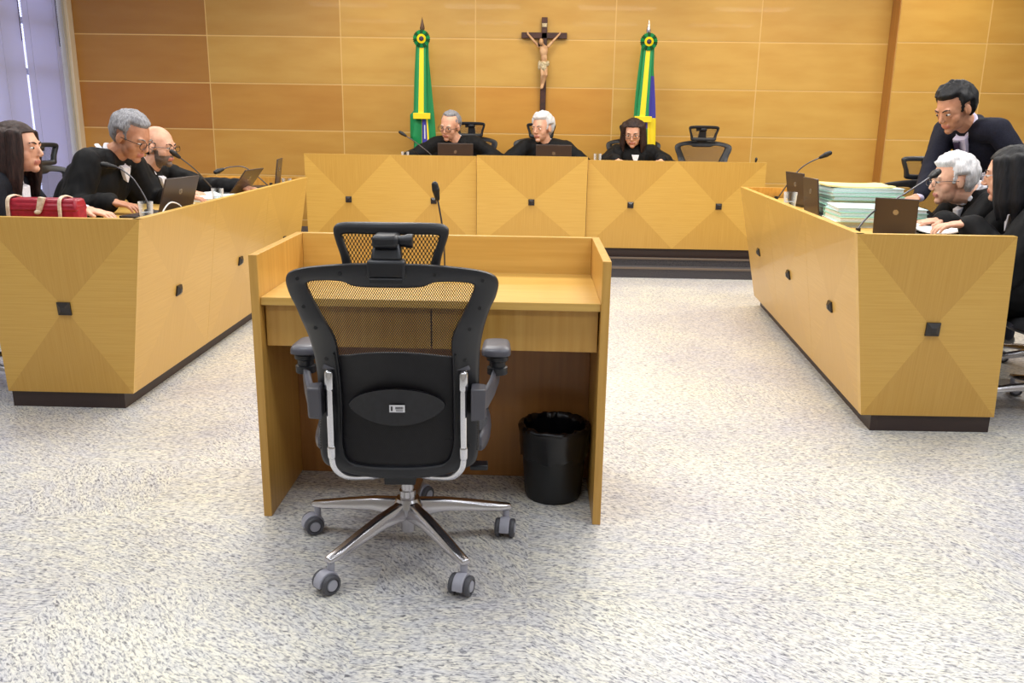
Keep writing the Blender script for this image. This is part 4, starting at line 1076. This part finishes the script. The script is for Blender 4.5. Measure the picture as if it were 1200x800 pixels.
    # hair
    def hairshell(line_z, front, back_z, thick, top=True, name='hair', rough=.006):
        bm = bmesh.new(); bmesh.ops.create_icosphere(bm, subdivisions=5, radius=1)
        vs = []
        for v in bm.verts:
            d_ = v.co; p_ = Vector((d_.x*.075, -.015+d_.y*.095, .03+d_.z*.088))
            # keep mask: above the hairline, behind the face, above the nape
            m1 = min(1, max(0, (p_.z-line_z-.25*max(0, -p_.y+.02)*0)/.012))            # above forehead line
            ear = p_.y > -.035
            zl = .018 if ear else back_z                                 # clear of the ear, down to the nape behind it
            if ear and p_.y < .012: zl = .022
            side_ = min(1, max(0, (front-p_.y)/.012)) * min(1, max(0, (p_.z-zl)/.014))
            if ear and .0 < p_.y < .024 and p_.z > -.012 and abs(p_.x) > .05: side_ = max(side_, .45)      # sideburn
            m_ = max(m1 if top else 0, side_)
            if not top:
                m_ = side_*min(1, max(0, (.060+max(0, -p_.y)*.35-p_.z)/.03))
            q = Vector((p_.x*1.0, p_.y, p_.z)); cen = Vector((0, -.015, .02)); dr = (q-cen).normalized()
            nz_ = noise.noise(Vector((q.x*60, q.y*60, q.z*25)))*rough
            q = q+dr*((thick+nz_)*m_-.012*(1-m_))
            vs.append(h(*q))
        mb = MB(); bm.verts.index_update(); mb.add(vs, [[v.index for v in fc.verts] for fc in bm.faces]); bm.free()
        return mb.obj(name, M[hmat], root, angle=180)
    if hair == 'short': hairshell(.070, .020, -.05, .014)
    elif hair == 'full': hairshell(.066, .022, -.07, .020, rough=.010)
    elif hair == 'bald': hairshell(.2, .012, -.055, .007, top=False, rough=.003)
    elif hair == 'receding': hairshell(.088, .0, -.06, .011, rough=.005)
    else:
        hb_ = MB(); hb_.ell(h(0, -.018, .032), rr(.086, .104, .092), Hm, 20, 14)
        dn_ = -Vector((0, 0, 1)); bk = Hm @ Vector((0, -1, 0)); bk.z = 0; bk.normalize(); lat = Hm @ Vector((1, 0, 0)); lat.z = 0; lat.normalize()
        ln = hair[1]
        for s_ in (-1, 1):
            for (a, off_, rad) in ((.042, .072, .022), (.016, .080, .028), (-.03, .078, .034), (-.07, .055, .036), (-.09, .02, .036)):
                p0 = h(s_*off_*.9, a, .06); p1 = h(s_*off_*1.04, a-.004, -.02); p2 = p1+dn_*ln*.45+bk*.012+lat*s_*.008; p3 = p1+dn_*ln*(.95 if a < 0 else .8)+bk*.02+lat*s_*.004
                hb_.chain([p0, p1, p2, p3], [rad, rad, rad*.95, rad*.45])
        ct = [h(0, .045, .10), h(0, .015, .02)]
        def carve(nm): pass
        ho = remesh(hb_, 'hair', M[hmat], .006, 2, root, (.0028, (75, 75, 7)))
        # keep the face free: pull hair verts in front of the face plane back inside the head
        nm = ho.data; Hi = Hm.inverted()
        for v in nm.vertices:
            l_ = Hi @ (v.co-head)/hs
            if l_.y > .050 and abs(l_.x) < .068 and l_.z < .070:
                k_ = min(1, (l_.y-.050)/.014)*min(1, (.070-l_.z)/.018)*min(1, (.068-abs(l_.x))/.012)
                l_.y = l_.y*(1-k_)+.02*k_; v.co = head+Hm @ (l_*hs)
        nm.update()
    # clothing
    gmat = {'robe': 'robe', 'suit': 'suit', 'blazer': 'blazer'}[outfit]
    loose = outfit == 'robe'; T = MB(); e_ = .018 if loose else 0
    T.ell(pel+sp*Lt*.68, (.178+e_*1.2, .128+e_, .185), Rt, 20, 14).ell(pel+sp*Lt*.36, (.158+e_*2, .122+e_, .19), Rt, 20, 14).ell(pel+sp*.02, (.175+e_*1.2, .132+e_, .14), Rt, 20, 14)
    T.cap(SR, SL, .072+e_*.4, .072+e_*.4).cap(neck-sp*.032, SR, .064, .066).cap(neck-sp*.032, SL, .064, .066).ell(neck-sp*.02-fr*.02, (.085, .075, .045), Rt)
    if loose: T.ell(pel+sp*Lt*.5-fr*.02, (.215, .145, .25), Rt, 20, 14)
    for s_, S, Eb, W in arms:
        cw = W-(W-Eb).normalized()*.02
        T.chain([S, Eb, cw], [.080, .068+e_*.5, .042+e_*1.1] if loose else [.072, .056, .042])
        if loose: T.chain([S-sp*.08, Eb-Vector((0, 0, .05)), cw-Vector((0, 0, .015))-(W-Eb)*.12], [.09, .075, .045])
    if loose and not stand:
        for s_, hip, kn, an in legs: T.chain([hip, kn, Vector((kn.x, kn.y, max(.22, kn.z-.25)))], [.115, .095, .10])
        k0, k1 = legs[0], legs[1]; T.chain([k0[1].lerp(k1[1], .5), k0[2].lerp(k1[2], .5)], [.11, .085])
    elif outfit in ('suit', 'blazer'):
        T.ell(pel-sp*.06, (.178, .138, .13), Rt, 20, 14)
    go = remesh(T, {'robe': 'robe', 'suit': 'jacket', 'blazer': 'blazer'}[outfit], M[gmat], .009, 3, root, ((.013, (13, 13, 4.0)) if loose else (.006, (12, 12, 7))))
    # trousers and shoes
    P_ = MB(); P_.ell(pel-Vector((0, 0, .02)), (.168, .122, .12), Rt)
    for s_, hip, kn, an in legs: P_.chain([hip, kn, an+Vector((0, 0, .0))], [.096, .068, .056])
    remesh(P_, 'trousers', M['suit' if outfit == 'suit' else 'blazer'], .010, 2, root, (.004, (14, 14, 5)))
    for s_, hip, kn, an in legs:
        MB().cap(Vector((an.x, an.y, .045))-f*.03, Vector((an.x, an.y, .038))+f*.15, .043, .036).obj('shoe', M['shoe'], root)
    # shirt: collar and chest front
    cf = MB(); c0 = neck+sp*.0
    nd = (head-neck).normalized()
    for s_ in (-1, 1):
        cf.tube(smoothpath([c0-fr*.058+sp*.028, c0+r*s_*.052-fr*.02+sp*.026, c0+r*s_*.054+fr*.03+sp*.006, c0+r*s_*.022+fr*.075-sp*.036], 5), .013, 8, flat=1)
    cf.obj('shirt_collar', M[collar], root)
    V_ = MB(); 
    def front(x, s): # point on chest front surface, x lateral, s distance down from neck
        p_ = neck-sp*s; yy = .072+(.40 if not loose else .55)*min(s, .13)+ (.0 if not loose else .006); return p_+r*x+fr*(yy-x*x*2.2)
    rows = [(.0, .045), (.05, .042), (.10, .032), (.15, .020), (.20, .006)] if not loose else [(.0, .034), (.02, .028), (.04, .020), (.055, .012), (.07, .004)]
    vs = []; fs = []
    for s, w_ in rows:
        for i in range(5): vs.append(front(-w_+2*w_*i/4, s+.015)+fr*(.024 if not female else .022))
    for a in range(4):
        for i in range(4): q = a*5+i; fs.append((q, q+1, q+6, q+5))
    nv = len(vs); vs += [v-fr*.03 for v in vs]; fs += [tuple(reversed([i+nv for i in f_])) for f_ in fs]
    rim = [0, 1, 2, 3, 4, 9, 14, 19, 24, 23, 22, 21, 20, 15, 10, 5]
    for q in range(16): a, b2 = rim[q], rim[(q+1) % 16]; fs.append((a, a+nv, b2+nv, b2))
    V_.add(vs, fs); V_.obj('shirt_front', M[collar], root, .003)
    if tie:
        t_ = MB(); pts = [front(0, .015)+fr*.044, front(0, .05)+fr*.046, front(0, .12)+fr*.042, front(0, .20)+fr*.040]
        vs = []; fs = []
        for p_, w_ in zip(pts, (.022, .016, .026, .032)): vs += [p_-r*w_, p_+r*w_, p_+r*w_-fr*.012, p_-r*w_-fr*.012]
        for i in range(3):
            for k_ in range(4): fs.append((i*4+k_, i*4+(k_+1) % 4, i*4+4+(k_+1) % 4, i*4+4+k_))
        fs += [(3, 2, 1, 0), (12, 13, 14, 15)]; t_.add(vs, fs); t_.obj('tie', M['tie'], root, .003)
    if robe_collar:
        for s_ in ((-1, 1) if robe_collar == 2 else (robe_collar,)):
            MB().tube(smoothpath([c0-fr*.085+sp*.012+r*s_*.035, c0+r*s_*.085-fr*.03+sp*.022, c0+r*s_*.088+fr*.035-sp*.008, c0+r*s_*.082+fr*.075-sp*.035], 5), .014, 8, flat=.55).obj('robe_collar_band', M['white_cloth'], root)
    if jabot:
        j = MB()
        for q in range(9):
            a = radians(-150+q*37.5); c_ = c0+r*cos(a)*.075+fr*sin(a)*.07+sp*(.018-.012*sin(a)); j.ell(c_, (.024, .022, .016), Rt)
        remesh(j, 'ruffled_collar', M['white_cloth'], .005, 1, root, (.005, (60, 60, 60)))
    for s_, S, Eb, W in arms:
        d_ = (W-Eb).normalized(); MB().cap(W-d_*.03, W-d_*.004, .034, .032).obj('shirt_cuff', M[collar], root)
    return tag(root, label, 'person', group)

# left bench, looking towards +x
person('woman in black blazer with long dark brown hair, profile to the right', (-2.68, 4.02, .57), (-2.53, 4.10, 1.01), (-2.455, 4.14, 1.175), 8, 2, 2, hs=1.04,
       wr=(-2.30, 4.02, .88), wl=(-2.22, 4.24, .875), hand_dir=((1, .1, -.1), (1, -.1, -.1)), hair=('long', .26), hmat='hair_dark', brow='brow_dark', outfit='blazer', female=True, skin='skin_pink')
person('grey-haired man in black robe with white collar band, leaning forward at left', (-2.70, 4.90, .57), (-2.42, 4.88, 1.07), (-2.245, 4.87, 1.215), -8, -14, -24, hs=1.12,
       wr=(-2.22, 4.50, .89), wl=(-2.06, 5.02, .88), hand_dir=((1, -.1, -.1), (1, .1, -.1)), hair='short', hmat='hair_grey', glasses='frame', robe_collar=2, skin='skin_tan')
person('bald bearded man in dark glasses and black robe behind the grey-haired man', (-2.72, 5.60, .56), (-2.50, 5.60, .97), (-2.40, 5.58, 1.135), 0, -8, -4, hs=1.08,
       wr=(-2.16, 5.30, .885), wl=(-1.98, 5.76, .875), hand_dir=((1, -.1, -.1), (1, .2, -.05)), hair='bald', hmat='hair_dark', brow='brow_dark', glasses='frame', beard='grey', robe_collar=2, skin='skin_pink')
# judges
person('balding judge with glasses leaning sideways over his laptop, left at the high bench', (-.66, 8.56, .70), (-.745, 8.36, 1.10), (-.81, 8.27, 1.262), -95, -112, -14, -8, hs=1.12,
       wr=(-1.14, 8.08, .985), wl=(-.50, 8.16, .965), hand_dir=((0, -1, -.1), (0, -1, -.1)), hair='receding', hmat='hair_grey', glasses='frame', tie=True, skin='skin_pink', pole_=(0, 0, -.3))
person('white-haired judge in black robe with white collar beneath the crucifix', (.06, 8.58, .70), (.09, 8.40, 1.09), (.045, 8.34, 1.258), -90, -125, -4, hs=1.12,
       wr=(-.18, 8.10, .965), wl=(.34, 8.12, .96), hand_dir=((0, -1, -.1), (0, -1, -.1)), hair='full', hmat='hair_white', tie=True, robe_collar=1, skin='skin_pink', pole_=(0, 0, -.35))
person('woman with dark hair and glasses in black robe at the high bench', (.96, 8.55, .69), (.93, 8.38, 1.05), (.895, 8.31, 1.225), -92, -102, -16, hs=1.10,
       wr=(.72, 7.96, .99), wl=(1.12, 7.96, .99), hand_dir=((.3, -1, -.1), (-.3, -1, -.1)), hair=('long', .17), hmat='hair_dark', brow='brow_dark', glasses='frame', female=True, skin='skin_pink', pole_=(0, 0, -.4))
# right bench, looking towards -x
person('man with thick white hair and steel glasses in black robe at the right bench', (2.60, 4.70, .57), (2.33, 4.68, .97), (2.175, 4.66, 1.065), 178, 178, -6, hs=1.08,
       wr=(2.08, 4.98, .885), wl=(2.02, 4.66, .875), hand_dir=((-1, .2, -.1), (-1, 0, -.1)), hair='full', hmat='hair_white', glasses='steel_frame', jabot=True, skin='skin_pink')
person('woman with long black hair and pale glasses in black robe at far right', (2.58, 4.14, .57), (2.33, 4.16, .985), (2.215, 4.18, 1.125), 165, 148, -6, hs=1.10,
       wr=(2.02, 4.36, .885), wl=(2.02, 4.10, .90), hand_dir=((-1, -.1, -.05), (-1, .0, -.05)), hair=('long', .22), hmat='hair_black', brow='brow_dark', glasses='light_grey', female=True, skin='skin_pink')
person('young man in dark suit and tie standing and bending over the right bench', (2.90, 5.42, .93), (2.50, 5.24, 1.34), (2.375, 5.18, 1.435), -160, -158, -24, hs=1.12,
       wr=(2.20, 5.10, .915), wl=(2.50, 4.98, 1.0), hand_dir=((-1, -.3, -.2), (-1, -.1, -.12)), hair='full', hmat='hair_black', brow='brow_dark', outfit='suit', collar='lilac', tie=True, stand=True, skin='skin_tan')
